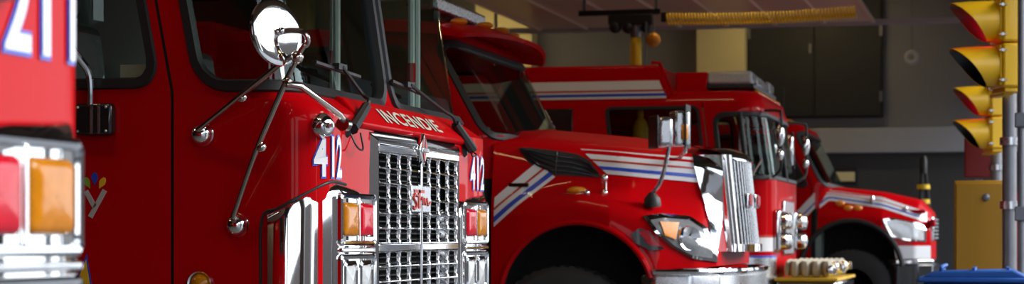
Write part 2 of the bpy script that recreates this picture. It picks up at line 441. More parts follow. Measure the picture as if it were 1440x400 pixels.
        B.add(v, f if g > 0 else [t[::-1] for t in f])
        bz = obj('lamp_bezel', B, 'chrome', T, ang=38)
        path = [(min(x, -.05)-.0, g*(y+.012), zt_+.004) for (x, y, zt_) in plan[3:]]
        path = [F(g*.95, 1.431, .0), F(g*1.08, 1.438, .0), F(g*1.16, 1.425, .0), F(g*1.26, 1.375, .0), F(g*1.33, 1.335, .0), F(g*(F.s1+.05), 1.30, .0), F(g*(F.s1+.055), 1.1, .0), F(g*(F.s1+.055), .7, .0)]
        q = MB(); q.tube(smooth_path(path if g < 0 else path[3:], 5), .006, 8); obj('bezel_gasket', q, 'black', bz)
        # turn lamp frame
        def frame(z0, z1, nm):
            q = MB(); R1 = RR(g*.66, g*1.09, z0, z1, .02)
            loops_mb(q, lambda a, b, o: (o, a, b), [(R1.loop(.0), -.01), (R1.loop(-.002), .008), (R1.loop(-.010), .014), (R1.loop(-.020), .011), (R1.loop(-.028), -.008)])
            return obj(nm, q, 'chrome', bz, ang=40)
        fr = frame(1.195, 1.40, 'turn_lamp_frame'); hf = frame(.955, 1.168, 'headlamp_frame')
        q = MB(); q.box(-.004, .0045, *sorted((g*.68, g*1.07)), 1.215, 1.38); obj('lamp_backing', q, 'gloss', fr)
        q = MB(); q.box(-.002, .014, *sorted((g*.871, g*.881)), 1.213, 1.382); obj('frame_divider', q, 'chrome', fr, bev=.002)
        for k, (a, b, mt) in enumerate(((.70, .862, 'redl'), (.89, 1.052, 'amber'))):
            R1 = RR(g*a, g*b, 1.233, 1.362, .016); q = MB()
            loops_mb(q, lambda s, z, o: (o, s, z), [(R1.loop(0), -.005), (R1.loop(0), .006), (R1.loop(-.008), .014), (R1.loop(-.02), .018), (R1.loop(-.04), .019), ([(R1.c[0]+(p[0]-R1.c[0])*.02, R1.c[1]+(p[1]-R1.c[1])*.02) for p in R1.loop(0)], .0195)])
            obj('red_lens' if mt == 'redl' else 'amber_lens', q, mt, fr, ang=60)
            R1 = RR(g*a, g*b, .985, 1.14, .03); q = MB()
            loops_mb(q, lambda s, z, o: (o, s, z), [(R1.loop(0), -.005), (R1.loop(0), .008), (R1.loop(-.012), .014), (R1.loop(-.02), .008)])
            obj('headlamp_ring', q, 'chrome', hf, ang=40)
            q = MB(); loops_mb(q, lambda s, z, o: (o, s, z), [(R1.loop(-.014), .004), (R1.loop(-.03), .012), ([(R1.c[0]+(p[0]-R1.c[0])*.02, R1.c[1]+(p[1]-R1.c[1])*.02) for p in R1.loop(0)], .018)])
            obj('headlamp_lens', q, 'clear', hf, ang=60)
        # fluted louvre on the bezel side
        q = MB(); q.box(-.01, .014, *sorted((g*.68, g*1.08)), 1.172, 1.19); obj('bezel_strip', q, 'chrome', bz, bev=.005)
        # numbers
        cy = -1.105 if g < 0 else .985; nw = .185 if g < 0 else .25
        def nf(off):
            def fn(u, v): return F(cy+u, nz+v, off)
            return fn
        a = obj('number_outline', text_mb(number, .055, nf(.003), .145, nw), 'blue', T); a['label'] = 'blue outlined fleet number '+number
        obj('number', text_mb(number, .022, nf(.0055), .145, nw), 'white', a)
        # amber marker low on the side and ball mounts
        sm = 1.354+.335
    def sp(x, z, off=0): return (x, -F.w-off, z)
    lamp_round(T, (-.49, -1.24, 1.055), (0, -1, 0), .052)
    # --- mirror on tripod rods at the near corner
    for c_ in ((-.485, -1.245, 1.615), (-.345, -1.245, 1.275)):
        q = MB(); q.lathe([(.045, -.008), (.046, 0.), (.042, .006), (.040, .012), (.035, .025), (.026, .035), (.014, .041), (.001, .043)], c_, (0, -1, 0), 24); obj('ball_mount', q, 'chrome', T)
    q = MB(); q.lathe([(.05, -.03), (.05, 0), (.048, .02), (.03, .045), (.02, .05)], (-.05, -1.15, 1.645), (.8, -.6, 0)); mt = obj('mirror_mount', q, 'chrome', T)
    q = MB()
    J = Vector((-.030, -1.46, 1.875))
    q.tube([(-.485, -1.28, 1.63), J+Vector((-.06, 0, -.02)), J+Vector((-.02, 0, .005))], .0105)
    q.tube(smooth_path([(-.345, -1.285, 1.30), (-.21, -1.37, 1.57), J, J+Vector((.038, -.005, .045)), J+Vector((.040, -.01, .072)), J+Vector((.022, -.015, .09)), J+Vector((-.02, -.02, .094)), J+Vector((-.062, -.02, .088))], 5), .0105)
    q.tube([J+Vector((-.04, .0, -.095)), J+Vector((.0, .03, -.10)), (.055, -1.24, 1.68), (.06, -1.19, 1.655), (.02, -1.17, 1.645)], .012)
    for a, b, t in (((-.485, -1.28, 1.63), J, .45), ((-.345, -1.285, 1.30), J, .45), ((-.345, -1.285, 1.30), J, .85)):
        p = Vector(a).lerp(Vector(b), t); q.ball(p, .02, 10, 6)
    q.ball(J, .024, 10, 6); q.lathe([(.026, -.02), (.026, .02)], (.055, -1.19, 1.648), (0, 1, 0), 12)
    obj('mirror_rods', q, 'brass', mt)
    mc = Vector((-.098, -1.48, 1.965)); nr = Vector((.89, -.43, .13)).normalized()
    q = MB(); q.lathe([(.012, .009), (.05, .008), (.095, .005), (.112, .002), (.121, -.002), (.123, -.010), (.116, -.02), (.08, -.028), (.01, -.034)][::-1], mc, nr, 40)
    q.ball(mc+nr*.02, .014, 10, 6)
    obj('round_mirror', q, 'chrome', mt)
    # --- door mirror on a black box bracket
    q = MB(); q.box(-.985, -.835, -1.285, -1.235, 1.615, 1.735); bk = obj('bracket', q, 'gloss', T, bev=.012)
    q = MB()
    for x in (-.97, -.855):
        for z in (1.63, 1.72): q.ball((x, -1.287, z), .006, 8, 6)
    for x in (-.915, -.885): q.box(x-.004, x+.004, -1.289, -1.284, 1.62, 1.73)
    obj('bracket_screw', q, 'steel', bk)
    q = MB(); q.tube(smooth_path([(-.925, -1.27, 1.72), (-.925, -1.28, 1.84), (-.945, -1.32, 1.90), (-.98, -1.38, 1.96), (-1.01, -1.40, 2.0), (-1.04, -1.42, 2.10)], 5), .014, 10); obj('mirror_stem', q, 'chrome', bk)
    q = MB(); q.box(-1.085, -1.005, -1.50, -1.35, 2.045, 2.42); obj('door_mirror', q, 'chrome', bk, bev=.03, seg=3)
    # --- wipers
    for g, piv, elb, mid, b0, b1, el2 in ((-1, (.0, -.93, 1.645), (-.02, -.70, 1.745), (-.05, -.66, 1.80), (-.15, -.98, 1.90), (-.13, -.50, 1.88), 0), (1, (.02, .765, 1.635), (-.03, .64, 1.75), (-.06, .52, 1.81), (-.15, .0, 1.90), (-.14, .40, 1.875), 0)):
        q = MB(); q.lathe([(.035, 0), (.035, .04), (.02, .055)], (-.06, piv[1], piv[2]), (1, 0, 0), 16)
        w = obj('wiper_motor', q, 'black', T)
        e1 = Vector(elb); e2 = Vector(mid); bm = (Vector(b0)+Vector(b1))/2+Vector((.035, 0, .01))
        q = MB(); q.tube([piv, e1], [.024, .020], 8); q.tube(smooth_path([e1, e1.lerp(e2, .5)+Vector((.02, 0, 0)), e2, bm], 5), .008, 8); obj('wiper_arm', q, 'black', w)
        q = MB(); q.tube([Vector(b0)+Vector((.015, 0, 0)), Vector(b1)+Vector((.015, 0, 0))], .010, 6); q.box(bm.x-.025, bm.x+.004, bm.y-.05, bm.y+.05, bm.z-.012, bm.z+.012); obj('wiper_blade', q, 'black', w)
        q = MB(); q.tube(smooth_path([(piv[0], piv[1]-.02, piv[2]-.02), (.02, piv[1]+.0, piv[2]-(.07 if g < 0 else .03)), (.02, piv[1]+.07, piv[2]-(.075 if g < 0 else .02)), (0, piv[1]+.10, piv[2]-.01)], 5), .004, 6); obj('washer_hose', q, 'black', w)
    # --- seats and wheel inside
    for y in (-.62, .62):
        q = MB(); q.box(-1.35, -.85, y-.26, y+.26, 1.42, 1.55); s = obj('seat', q, 'seat', T, bev=.04)
        q = MB(); q.prism([(-1.36, 1.5), (-1.22, 1.5), (-1.30, 2.12), (-1.42, 2.12)], 'y', y-.25, y+.25); obj('seat_back', q, 'seat', s, bev=.04)
        q = MB(); q.box(-1.44, -1.34, y-.14, y+.14, 2.14, 2.30); obj('headrest', q, 'seat', s, bev=.03)
    for x_, y_ in ((-.45, .15), (-.42, .11), (-.30, .84), (-.30, .93)):  # upright bars added in place of streaks reflected in the windshield
        q = MB(); q.tube([(x_, y_, 1.72), (x_, y_, 2.58)], .017, 8); sn = obj('reflection_streak', q, 'white', T)
        if y_ in (.15, .84): q = MB(); q.tube([(x_, y_, 1.96), (x_, y_, 2.05)], .022, 8); obj('streak_red_part', q, 'redl', sn)
    q = MB(); c0 = Vector((-.78, .6, 1.83)); ax = Vector((-.35, 0, 1)).normalized(); u = Vector((0, 1, 0)); w_ = ax.cross(u)
    q.tube([c0+(u*math.cos(a)+w_*math.sin(a))*.22 for a in lin(0, 2*PI, 32)[:-1]], .014, 8, closed=True)
    for a in (0, 2.1, 4.2): q.tube([c0, c0+(u*math.cos(a)+w_*math.sin(a))*.22], .012, 6)
    q.tube([c0, c0-ax*.25], .03, 8); obj('steering_wheel', q, 'seat', T)
    # --- door logo: letter y under three drops, and the corner of a yellow crest
    q = MB()
    for (x0, z0, x1, z1, w) in ((-.958, 1.405, -.922, 1.345, .012), (-.880, 1.408, -.940, 1.306, .012)):
        dx, dz = x1-x0, z1-z0; L = math.hypot(dx, dz); nx, nz = -dz/L*w*.8, dx/L*w*.8
        q.prism([(x0-nx, z0-nz), (x0+nx, z0+nz), (x1+nx, z1+nz), (x1-nx, z1-nz)], 'y', -1.2435, -1.239)
    obj('door_lettering', q, 'silver', T)
    for mt_, ang_, cx_ in (('green', .45, -.952), ('blue', 0, -.922), ('yellow', -.5, -.892)):
        q = MB(); pts = []
        for i in range(20):
            t = 2*PI*i/20; r_ = .019*(1-.35*math.sin(t)*0); px_ = math.sin(t)*.0125; pz_ = math.cos(t)*.024
            if pz_ < 0: px_ *= (1+pz_/.027)
            pts.append((cx_+px_*math.cos(ang_)-pz_*math.sin(ang_), 1.452+px_*math.sin(ang_)+pz_*math.cos(ang_)-abs(ang_)*.035))
        q.prism(pts, 'y', -1.2435, -1.239); obj('logo_drop', q, mt_, T)
    q = MB(); q.prism([(-1.03, 1.0), (-.955, 1.165), (-.925, 1.0), (-.94, .9), (-1.03, .9)], 'y', -1.2425, -1.239); cr = obj('crest_border', q, 'blue', T)
    q = MB(); q.prism([(-1.02, 1.0), (-.957, 1.145), (-.933, 1.0), (-.948, .9), (-1.02, .9)], 'y', -1.2445, -1.239); obj('crest', q, 'yellow', cr)
    return T

fire_engine('412', 'red cab-over fire engine numbered 412 with chrome grille and round mirror', (-2.47, 8.31, 0))
fire_engine('211', 'bright red fire engine numbered 211 beside the door of engine 412', (-1.57, 2.12, 0), 1.54)

# ------------------------------------------------------------------ bonneted trucks
class Hood:
    """lofted bonnet and wings; rows from the crown outwards and down, values per row are curves over x"""
    def __init__(s, rows, zb, x0, x1, n=70): s.rows = rows; s.zb = zb; s.x0 = x0; s.x1 = x1; s.n = n
    def sec(s, x):
        R = [(pl(x, ry), pl(x, rz)) for ry, rz in s.rows]
        zb = s.zb(x); out = R+[(R[-1][0], min(zb, R[-1][1]-.002))]
        # shelve rows that fall under the arch edge
        return [(y, max(z, zb)) for y, z in out]
    def mesh(s):
        mb = MB(); xs = lin(s.x0, s.x1, s.n); m = len(s.rows)+1
        for g in (-1, 1):
            mb.grid(lambda x, j: (x, g*s.sec(x)[j][0], s.sec(x)[j][1]), xs, list(range(m)), flip=(g < 0))
        e = s.sec(s.x1); lp = [(s.x1, -y, z) for y, z in e[::-1]]+[(s.x1, y, z) for y, z in e[1:]]
        mb.add(lp, [tuple(range(len(lp)-1, -1, -1))])
        return mb
    def y(s, x, z):
        S = s.sec(max(min(x, s.x1), s.x0))
        for (y0, z0), (y1, z1) in zip(S[2:], S[3:]):
            if (z0 >= z >= z1) and z0 > z1: return y0+(y1-y0)*(z0-z)/(z0-z1)
        return S[-1][0] if z < S[-1][1] else S[2][0]
    def strip(s, top, bot, off, n=24, m=6, g=-1, under=.012):
        top = resample(top, n); bot = resample(bot, n)
        def fn(o):
            def k(i, j):
                a, b = top[i], bot[i]; t = j/m; x = a[0]+(b[0]-a[0])*t; z = a[1]+(b[1]-a[1])*t
                # outward offset that also leans forward where the wing turns in
                dy = s.y(x+.02, z)-s.y(x-.02, z); L = math.hypot(.04, dy)
                return (x-dy/L*o*1.0, g*(s.y(x, z)+.04/L*o), z)
            return k
        mb = MB(); ii = list(range(n+1)); jj = list(range(m+1))
        mb.grid(fn(off), ii, jj, flip=(g > 0)); mb.grid(fn(off-under), ii, jj, flip=(g < 0))
        a, b = fn(off), fn(off-under); ring = [(i, 0) for i in ii]+[(n, j) for j in jj[1:]]+[(i, m) for i in ii[::-1][1:]]+[(0, j) for j in jj[::-1][1:-1]]
        k = len(ring); mb.add([a(*p) for p in ring]+[b(*p) for p in ring], [((i, (i+1) % k, k+(i+1) % k, k+i) if g < 0 else (i, k+i, k+(i+1) % k, (i+1) % k)) for i in range(k)])
        return mb
def resample(p, n):
    L = [0]
    for a, b in zip(p, p[1:]): L.append(L[-1]+math.hypot(b[0]-a[0], b[1]-a[1]))
    return [(pl(L[-1]*i/n, list(zip(L, [q[0] for q in p]))), pl(L[-1]*i/n, list(zip(L, [q[1] for q in p])))) for i in range(n+1)]

def bonnet_cab(T, xa, za, xt, zt, w, roof, seam, back, wx):
    """cab of a bonneted truck: windshield foot at (xa, za), head at (xt, zt); side window; w half width"""
    lean = (xt-xa)/(zt-za)
    xf = lambda z: xa+.10+max(0, z-za)*lean; xs = lambda z: xa-.14+max(0, z-za)*lean
    F = Cab(w, .22, xf, xs)
    sh = MB(); low = [-(F.s1+.02)]+lin(-F.s1, -F.a, 6)+[-.5, 0, .5]+lin(F.a, F.s1, 6)+[F.s1+.02]
    sh.grid(lambda s, z: F(s, z), low, [za-.3, za-.05])
    ws = RR(-(F.s1-.12), F.s1-.12, za, zt, .08); e = F.s1+.02
    panel_hole(sh, F, -e, e, za-.05, zt+.05, ws, 6)
    full = [-(F.s1+back)]+low+[F.s1+back]
    def rf(s, k):
        p = F(s, zt+.05); t = [0, .03, .1, 1][k]; h = [0, .05, .08, roof-zt-.05][k]
        return (p[0]+(-back*.0+xt-.5-p[0])*t if p[0] > xt-.5 else p[0], p[1]*(1-t), zt+.05+h)
    sh.grid(rf, full, [0, 1, 2, 3])
    xr = xs(za)-back
    sh.add([(xr, -w, .7), (xr, w, .7), (xr, w, zt+.05), (xr, -w, zt+.05), (xr, 0, roof)], [(0, 3, 4, 2, 1)])
    obj('cab_shell', sh, 'red', T, ang=50)
    g = obj('windshield', pane_mb(F, ws, -.012, rings=12), 'wind', T); obj('gasket', gasket_mb(F, ws, .04, .012), 'black', g)
    for k in (-1, 1):
        d = MB(); a, b = sorted((k*(e+.012), k*(F.s1+back)))
        hole = RR(*sorted((k*(e+wx), k*(F.s1+min(back-.15, 1.1)))), za-.02, zt-.02, .06)
        d.grid(lambda s, z: F(s, z), [a, b], [.75, za-.1]); panel_hole(d, F, a, b, za-.1, zt+.05, hole)
        dr = obj('door', d, 'red', T); obj('door_window', pane_mb(F, hole, -.01), 'window', dr); obj('window_gasket', gasket_mb(F, hole, .022, .01), 'black', dr)
    li = MB(); li.box(xr+.02, xr+.06, -w+.05, w-.05, .8, zt); li.box(xr+.02, xa-.35, -w+.05, w-.05, .9, .95); li.box(xa-.12, xa-.05, -w+.08, w-.08, .9, za-.12)
    li.prism([(xa-.05, za-.2), (xa-.06, za-.04), (xa-.4, za-.0), (xa-.5, za-.2)], 'y', -w+.08, w-.08)
    for k in (-1, 1): q = MB(); q.grid(lambda s, z: F(s, z, -.015), [k*e-.045, k*e+.045], [.75, za, zt+.04]); obj('door_seal', q, 'matte', T)
    obj('cab_lining', li, 'inner', T)
    for y in (-.55, .55):
        q = MB(); q.box(xa-1.2, xa-.72, y-.25, y+.25, za-.5, za-.38); s = obj('seat', q, 'seat', T, bev=.04)
        q = MB(); q.prism([(xa-1.24, za-.42), (xa-1.1, za-.42), (xa-1.18, za+.42), (xa-1.3, za+.42)], 'y', y-.24, y+.24); obj('seat_back', q, 'seat', s, bev=.05)
    c0 = Vector((xa-.62, .5, za+.02)); ax = Vector((-.6, 0, 1)).normalized(); u = Vector((0, 1, 0)); w_ = ax.cross(u); q = MB()
    q.tube([c0+(u*math.cos(a)+w_*math.sin(a))*.22 for a in lin(0, 2*PI, 28)[:-1]], .014, 8, closed=True)
    for a in (0, 2.1, 4.2): q.tube([c0, c0+(u*math.cos(a)+w_*math.sin(a))*.22], .012, 6)
    q.tube([c0, c0-ax*.2], .03, 8); obj('steering_wheel', q, 'seat', T)
    return F

def chev(H, T, top, bot, bands, off=.005):
    """decal bands between two polylines: bands = (t0, t1, material, name)"""
    n = 40; tp, bt = resample(top, n), resample(bot, n)
    for t0, t1, mt, nm in bands:
        a = [(p[0]+(q[0]-p[0])*t0, p[1]+(q[1]-p[1])*t0) for p, q in zip(tp, bt)]; b = [(p[0]+(q[0]-p[0])*t1, p[1]+(q[1]-p[1])*t1) for p, q in zip(tp, bt)]
        obj(nm, H.strip(a, b, off+(.002 if mt != 'white' else 0), n, 4), mt, T)

def fire_truck():
    T = thing('fire_truck', 'red bonneted fire truck with sloping black hood louvre beside engine 412', 'fire truck', (-2.05, 14.5, 0))
    cx, cz, R = -.82, .80, .53
    def zb(x):
        a = cz+math.sqrt(max(0, R*R-(x-cx)**2)) if abs(x-cx) < R else .7
        return max(a, .78 if x < cx else pl(x, [(-.4, .9), (-.2, 1.0), (.1, 1.05)]))
    rows = [
        ([(-1.45, 0), (.0, 0)], [(-1.45, 1.99), (-1.2, 2.0), (-.6, 1.95), (-.1, 1.85), (0, 1.80)]),
        ([(-1.45, .40), (-.1, .30), (0, .28)], [(-1.45, 1.99), (-1.2, 2.0), (-.6, 1.94), (-.1, 1.845), (0, 1.79)]),
        ([(-1.45, .55), (-.1, .42), (0, .40)], [(-1.45, 1.955), (-1.2, 1.96), (-.6, 1.90), (-.1, 1.83), (0, 1.77)]),
        ([(-1.45, 1.02), (-.6, .78), (-.1, .58), (0, .55)], [(-1.45, 1.905), (-1.2, 1.90), (-.6, 1.86), (-.1, 1.80), (0, 1.74)]),
        ([(-1.45, 1.10), (-.6, .90), (-.1, .66), (0, .60)], [(-1.45, 1.86), (-1.2, 1.85), (-.6, 1.80), (-.1, 1.74), (0, 1.68)]),
        ([(-1.45, 1.14), (-.9, 1.04), (-.5, .93), (-.1, .69), (0, .62)], [(-1.45, 1.62), (-.9, 1.62), (-.5, 1.58), (-.1, 1.50), (0, 1.44)]),
        ([(-1.45, 1.15), (-1.2, 1.13), (-.9, 1.09), (-.5, 1.02), (-.1, .78), (0, .68)], [(-1.45, 1.52), (-1.2, 1.53), (-.8, 1.55), (-.4, 1.48), (-.1, 1.38), (0, 1.30)]),
        ([(-1.45, 1.16), (-1.2, 1.19), (-.6, 1.19), (-.3, 1.10), (-.1, .93), (0, .80)], [(-1.45, 1.42), (-1.2, 1.45), (-.8, 1.49), (-.4, 1.42), (-.1, 1.28), (0, 1.20)]),
        ([(-1.45, 1.16), (-1.2, 1.21), (-.6, 1.21), (-.3, 1.15), (-.1, 1.0), (0, .86)], [(-1.45, 1.30), (-1.2, 1.38), (-.8, 1.42), (-.4, 1.32), (-.1, 1.18), (0, 1.12)]),
    ]
    H = Hood(rows, zb, -1.42, .0, 90)
    obj('bonnet', H.mesh(), 'red', T, ang=60)
    F = bonnet_cab(T, -1.45, 1.93, -1.80, 2.56, 1.13, 2.74, 0, 1.7, .10)
    # arch liner and lip
    q = MB(); q.tube([(cx+R*math.cos(a), -1.2, cz+R*math.sin(a)) for a in lin(.3, PI-.1, 30)], .02, 8); obj('arch_lip', q, 'red', T)
    q = MB(); q.box(-1.4, -.2, -.62, .62, .45, 1.45); q.grid(lambda a, y: (cx+(R+.01)*math.cos(a), y, cz+(R+.01)*math.sin(a)), lin(0, PI, 20), [-1.16, -.6]); q.grid(lambda a, y: (cx+(R+.01)*math.cos(a), y, cz+(R+.01)*math.sin(a)), lin(0, PI, 20), [.6, 1.16]); obj('wheel_well', q, 'matte', T)
    for sx in (-.93, -4.9):
        for g in (-1, 1): wheel(T, sx, g*1.03, .51, g)
    q = MB(); q.box(-6.5, -3.42, -1.2, 1.2, .6, 2.75); obj('body', q, 'red', T, bev=.03)
    q = MB(); q.box(-6.4, -.1, -.42, .42, .45, .8); obj('chassis', q, 'matte', T)
    # louvre
    top = [(-1.255, 1.842), (-1.19, 1.842), (-1.03, 1.825), (-.87, 1.80), (-.78, 1.755), (-.70, 1.645)]
    bot = [(-1.255, 1.838), (-1.20, 1.76), (-1.13, 1.69), (-1.06, 1.655), (-.9, 1.648), (-.70, 1.638)]
    lv = obj('louvre', H.strip(top, bot, .004, 24, 6), 'black', T)
    q = MB()
    for t in (.2, .4, .6, .8):
        p = [(a[0]+(b[0]-a[0])*t, a[1]+(b[1]-a[1])*t) for a, b in zip(resample(top, 24), resample(bot, 24))]
        q.tube([(x, -H.y(x, z)-.008, z) for x, z in p[1:-1]], .008, 6)
    q.tube([(-1.0, -H.y(-1.0, z)-.009, z) for z in lin(1.66, 1.81, 4)], .007, 6); obj('louvre_slat', q, 'gloss', lv)
    # stripes: wing stripe along the bonnet and the chevron by the door
    chev(H, T, [(-.85, 1.835), (-.70, 1.825), (-.2, 1.785), (-.03, 1.76)], [(-.66, 1.66), (-.6, 1.655), (-.2, 1.615), (-.03, 1.59)], [(0, 1, 'white', 'white_stripe'), (.40, .48, 'redd', 'red_stripe'), (.68, .82, 'blue', 'blue_stripe')])
    chev(H, T, [(-1.40, 1.50), (-1.13, 1.74)], [(-1.40, 1.30), (-1.0, 1.64)], [(0, 1, 'white', 'white_chevron'), (.36, .45, 'redd', 'red_chevron'), (.66, .86, 'blue', 'blue_chevron')])
    F2 = lambda s, z: F(-s, z, .004)
    for t0, t1, mt, o in ((0, .2, 'white', .003), (.09, .11, 'redd', .005)):
        q = MB(); e = F.s1+.04
        q.add([F(-e, 1.46-t0, o), F(-e-.55, .98-t0, o), F(-e-.55, .98-t1, o), F(-e, 1.46-t1, o)], [(0, 1, 2, 3)]); obj('door_stripe', q, mt, T, solid=.002)
    q = MB(); q.box(-1.31, -1.17, -H.y(-1.24, 1.585)-.018, -H.y(-1.24, 1.585)+.01, 1.572, 1.598); obj('name_badge', q, 'gloss', T, bev=.004)
    # side marker and hood latch
    yy = H.y(-.83, 1.55)
    q = MB(); q.ball((-.84, -1.10, 1.545), .07, 16, 10, (1, .5, .42)); b = obj('marker_lamp', q, 'amberm', T)
    q = MB(); q.box(-.93, -.75, -1.13, -1.05, 1.515, 1.528); q.ball((-.765, -1.12, 1.53), .022, 10, 6); obj('marker_base', q, 'chrome', b, bev=.004)
    q = MB(); q.ball((-.66, -1.05, 1.63), .026, 12, 8); q.tube([(-.66, -1.04, 1.52), (-.66, -1.05, 1.62)], .016); q.ball((-.66, -1.045, 1.53), .024, 12, 8); obj('hood_latch', q, 'chrome', T)
    # headlamp
    top = [(-.38, 1.375), (-.30, 1.39), (-.16, 1.375), (-.07, 1.30), (.0, 1.13)]; bot = [(-.38, 1.365), (-.32, 1.27), (-.23, 1.165), (-.12, 1.085), (.0, 1.06)]
    hl = obj('headlamp', H.strip(top, bot, .012, 24, 8), 'chrome', T, ang=50)
    def shr(p, k): return [(c[0]+(q[0]-c[0])*k, c[1]+(q[1]-c[1])*k) for q, c in zip(p, [(-.17, 1.22)]*len(p))]
    obj('headlamp_lens', H.strip(shr(top, .82), shr(bot, .82), .018, 24, 8), 'lampglass', hl, ang=60)
    q = MB(); xx, zz = -.14, 1.22; q.lathe([(.085, 0), (.08, .02), (.07, .016), (.02, .0)], (xx, -H.y(xx, zz)-.014, zz), (.65, -.75, 0), 24, (1, .9)); obj('reflector', q, 'chrome', hl)
    obj('indicator', H.strip([(-.30, 1.335), (-.21, 1.33)], [(-.27, 1.24), (-.215, 1.215)], .026, 8, 4), 'amberm', hl)
    mk = obj('reflector_housing', H.strip([(-.45, 1.25), (-.40, 1.29), (-.34, 1.27)], [(-.42, 1.19), (-.34, 1.14), (-.27, 1.15)], .02, 10, 6), 'gloss', T)
    obj('red_reflector', H.strip([(-.405, 1.27), (-.355, 1.275)], [(-.35, 1.18), (-.285, 1.165)], .028, 8, 4), 'redl', mk)
    # grille, bowed forward at the middle
    def gx(y, z): return .055+.075*(1-(y/.55)**2)-(z-1.14)*.085
    q = MB(); zs = lin(1.13, 1.80, 10)
    for g in (-1, 1):
        q.grid(lambda t, z: [(-.16-(z-1.14)*.08, g*.60, z), (gx(.55, z)+.0, g*.60, z), (gx(.55, z)+.035, g*.565, z), (gx(.5, z)+.03, g*.50, z), (gx(.48, z)-.02, g*.485, z)][t], [0, 1, 2, 3, 4], zs, flip=(g > 0))
    ys = lin(-.6, .6, 16)
    q.grid(lambda y, t: [(gx(y, 1.80)-.02, y, 1.76), (gx(y, 1.80)+.03, y, 1.765), (gx(y, 1.8)+.02, y, 1.805), (gx(y, 1.8)-.04, y, 1.85), (-.17, y, 1.865)][t], ys, [0, 1, 2, 3, 4])
    q.grid(lambda y, t: [(gx(y, 1.13)-.02, y, 1.19), (gx(y, 1.13)+.03, y, 1.18), (gx(y, 1.13)+.03, y, 1.13), (-.05, y, 1.12)][t], ys, [0, 1, 2, 3], flip=True)
    gr = obj('grille', q, 'chrome', T, ang=40)
    q = MB()
    for y in lin(-.47, .47, 15): q.tube([(gx(y, z)+.010, y, z) for z in lin(1.17, 1.79, 5)], .0065, 8)
    obj('grille_bar', q, 'steel', gr)
    q = MB(); q.grid(lambda y, z: (gx(y, z)-.012, y, z), lin(-.52, .52, 10), lin(1.14, 1.8, 4)); obj('grille_screen', q, 'matte', gr)
    for y in (-.22, .16):
        q = MB(); q.box(gx(y, 1.5)+.02, gx(y, 1.5)+.035, y-.10, y+.10, 1.44, 1.54); p = obj('emblem_plate', q, 'chrome', gr, bev=.01)
        q = MB(); q.box(gx(y, 1.5)+.034, gx(y, 1.5)+.042, y-.05, y+.085, 1.455, 1.53); obj('emblem', q, 'redl', p, bev=.008)
    for g in (-1, 1): obj('grille_shell', H.strip([(-.175, 1.81), (-.13, 1.6), (-.06, 1.32), (-.03, 1.16)], [(-.001, 1.745), (-.001, 1.55), (-.001, 1.3), (-.001, 1.15)], .014, 20, 6, g), 'chrome', gr, ang=60)
    # bumper
    q = MB(); pln = [(-.30, -1.20), (-.05, -1.17), (.12, -1.02), (.22, -.7), (.26, 0), (.22, .7), (.12, 1.02), (-.05, 1.17), (-.30, 1.20)]
    inn = [(x-.10, y*.95) for x, y in pln]
    q.prism(pln+inn[::-1], 'z', .70, .985); bp = obj('bumper', q, 'steel', T, bev=.02, seg=3)
    q = MB(); q.tube([(x, y, 1.0) for x, y in pln], .022, 8); obj('bumper_rail', q, 'chrome', bp)
    # visor over the windshield with amber lamps
    q = MB()
    def vf(y, t):
        k = abs(y)/1.22; dz = -.055*k**3; dx = -.18*k**2
        return [(-2.35+dx, y, 2.73+dz*.6), (-1.95+dx, y, 2.78+dz), (-1.60+dx, y, 2.735+dz), (-1.42+dx, y, 2.67+dz), (-1.44+dx, y, 2.645+dz), (-1.66+dx, y, 2.68+dz), (-2.0+dx, y, 2.70+dz)][t]
    ys = lin(-1.22, 1.22, 24); q.grid(vf, ys, list(range(7)))
    q.add([vf(-1.22, t) for t in range(7)], [tuple(range(7))]); q.add([vf(1.22, t) for t in range(7)], [tuple(range(6, -1, -1))])
    vs = obj('visor', q, 'red', T, ang=50)
    for y in (-.85, -.4, 0, .4, .85):
        q = MB(); p = vf(y, 2); q.ball((p[0]-.05, y, p[2]+.02), .055, 12, 8, (1.2, .9, .5)); obj('clearance_lamp', q, 'amberm', vs)
    # roof light bar
    q = MB(); q.box(-2.05, -1.83, -1.1, .25, 2.80, 2.90); lb = obj('light_bar', q, 'steel', T, bev=.02)
    q = MB(); q.box(-2.02, -1.86, -1.05, -.9, 2.70, 2.80); q.box(-2.02, -1.86, .05, .2, 2.72, 2.80); obj('light_bar_foot', q, 'black', lb)
    # fender mirrors on bent arms
    for y0, y1, x0, x1, hz, hx in ((-1.12, -1.12, -.33, -.21, 1.46, -.23), (-.74, -.98, -.24, -.12, 1.66, -.14)):
        q = MB(); q.lathe([(.06, -.02), (.055, .03), (.03, .06), (.015, .075)], (x0, y0+.06, hz), (0, -.2, 1), 16)
        fm = obj('fender_mirror', q, 'black', T)
        q = MB(); q.tube(smooth_path([(x0, y0+.05, hz+.06), (x0+.07, y0, hz+.15), (x0+.12, y1, 1.81), (x0+.125, y1, 1.93)], 5), .014, 8); obj('mirror_arm', q, 'steel', fm)
    rz = lambda x, y, a: Matrix.Translation((x, y, 0)) @ Matrix.Rotation(a, 4, 'Z') @ Matrix.Translation((-x, -y, 0))
    q = MB(); q.box(-.30, -.19, -1.24, -1.05, 1.83, 2.03, rz(-.24, -1.15, .45)); m1 = obj('mirror_head', q, 'steel', T, bev=.03, seg=3)
    q = MB(); q.box(-.315, -.297, -1.25, -1.04, 1.82, 2.04, rz(-.24, -1.15, .45)); obj('mirror_back', q, 'black', m1, bev=.01)
    q = MB(); q.box(-.21, -.10, -1.08, -.92, 1.84, 2.08, rz(-.15, -1., .45)); m2 = obj('mirror_head', q, 'steel', T, bev=.02, seg=3)
    q = MB(); q.box(-.135, -.085, -1.09, -.98, 1.88, 1.99); obj('mirror_lamp', q, 'amberm', m2, bev=.015)
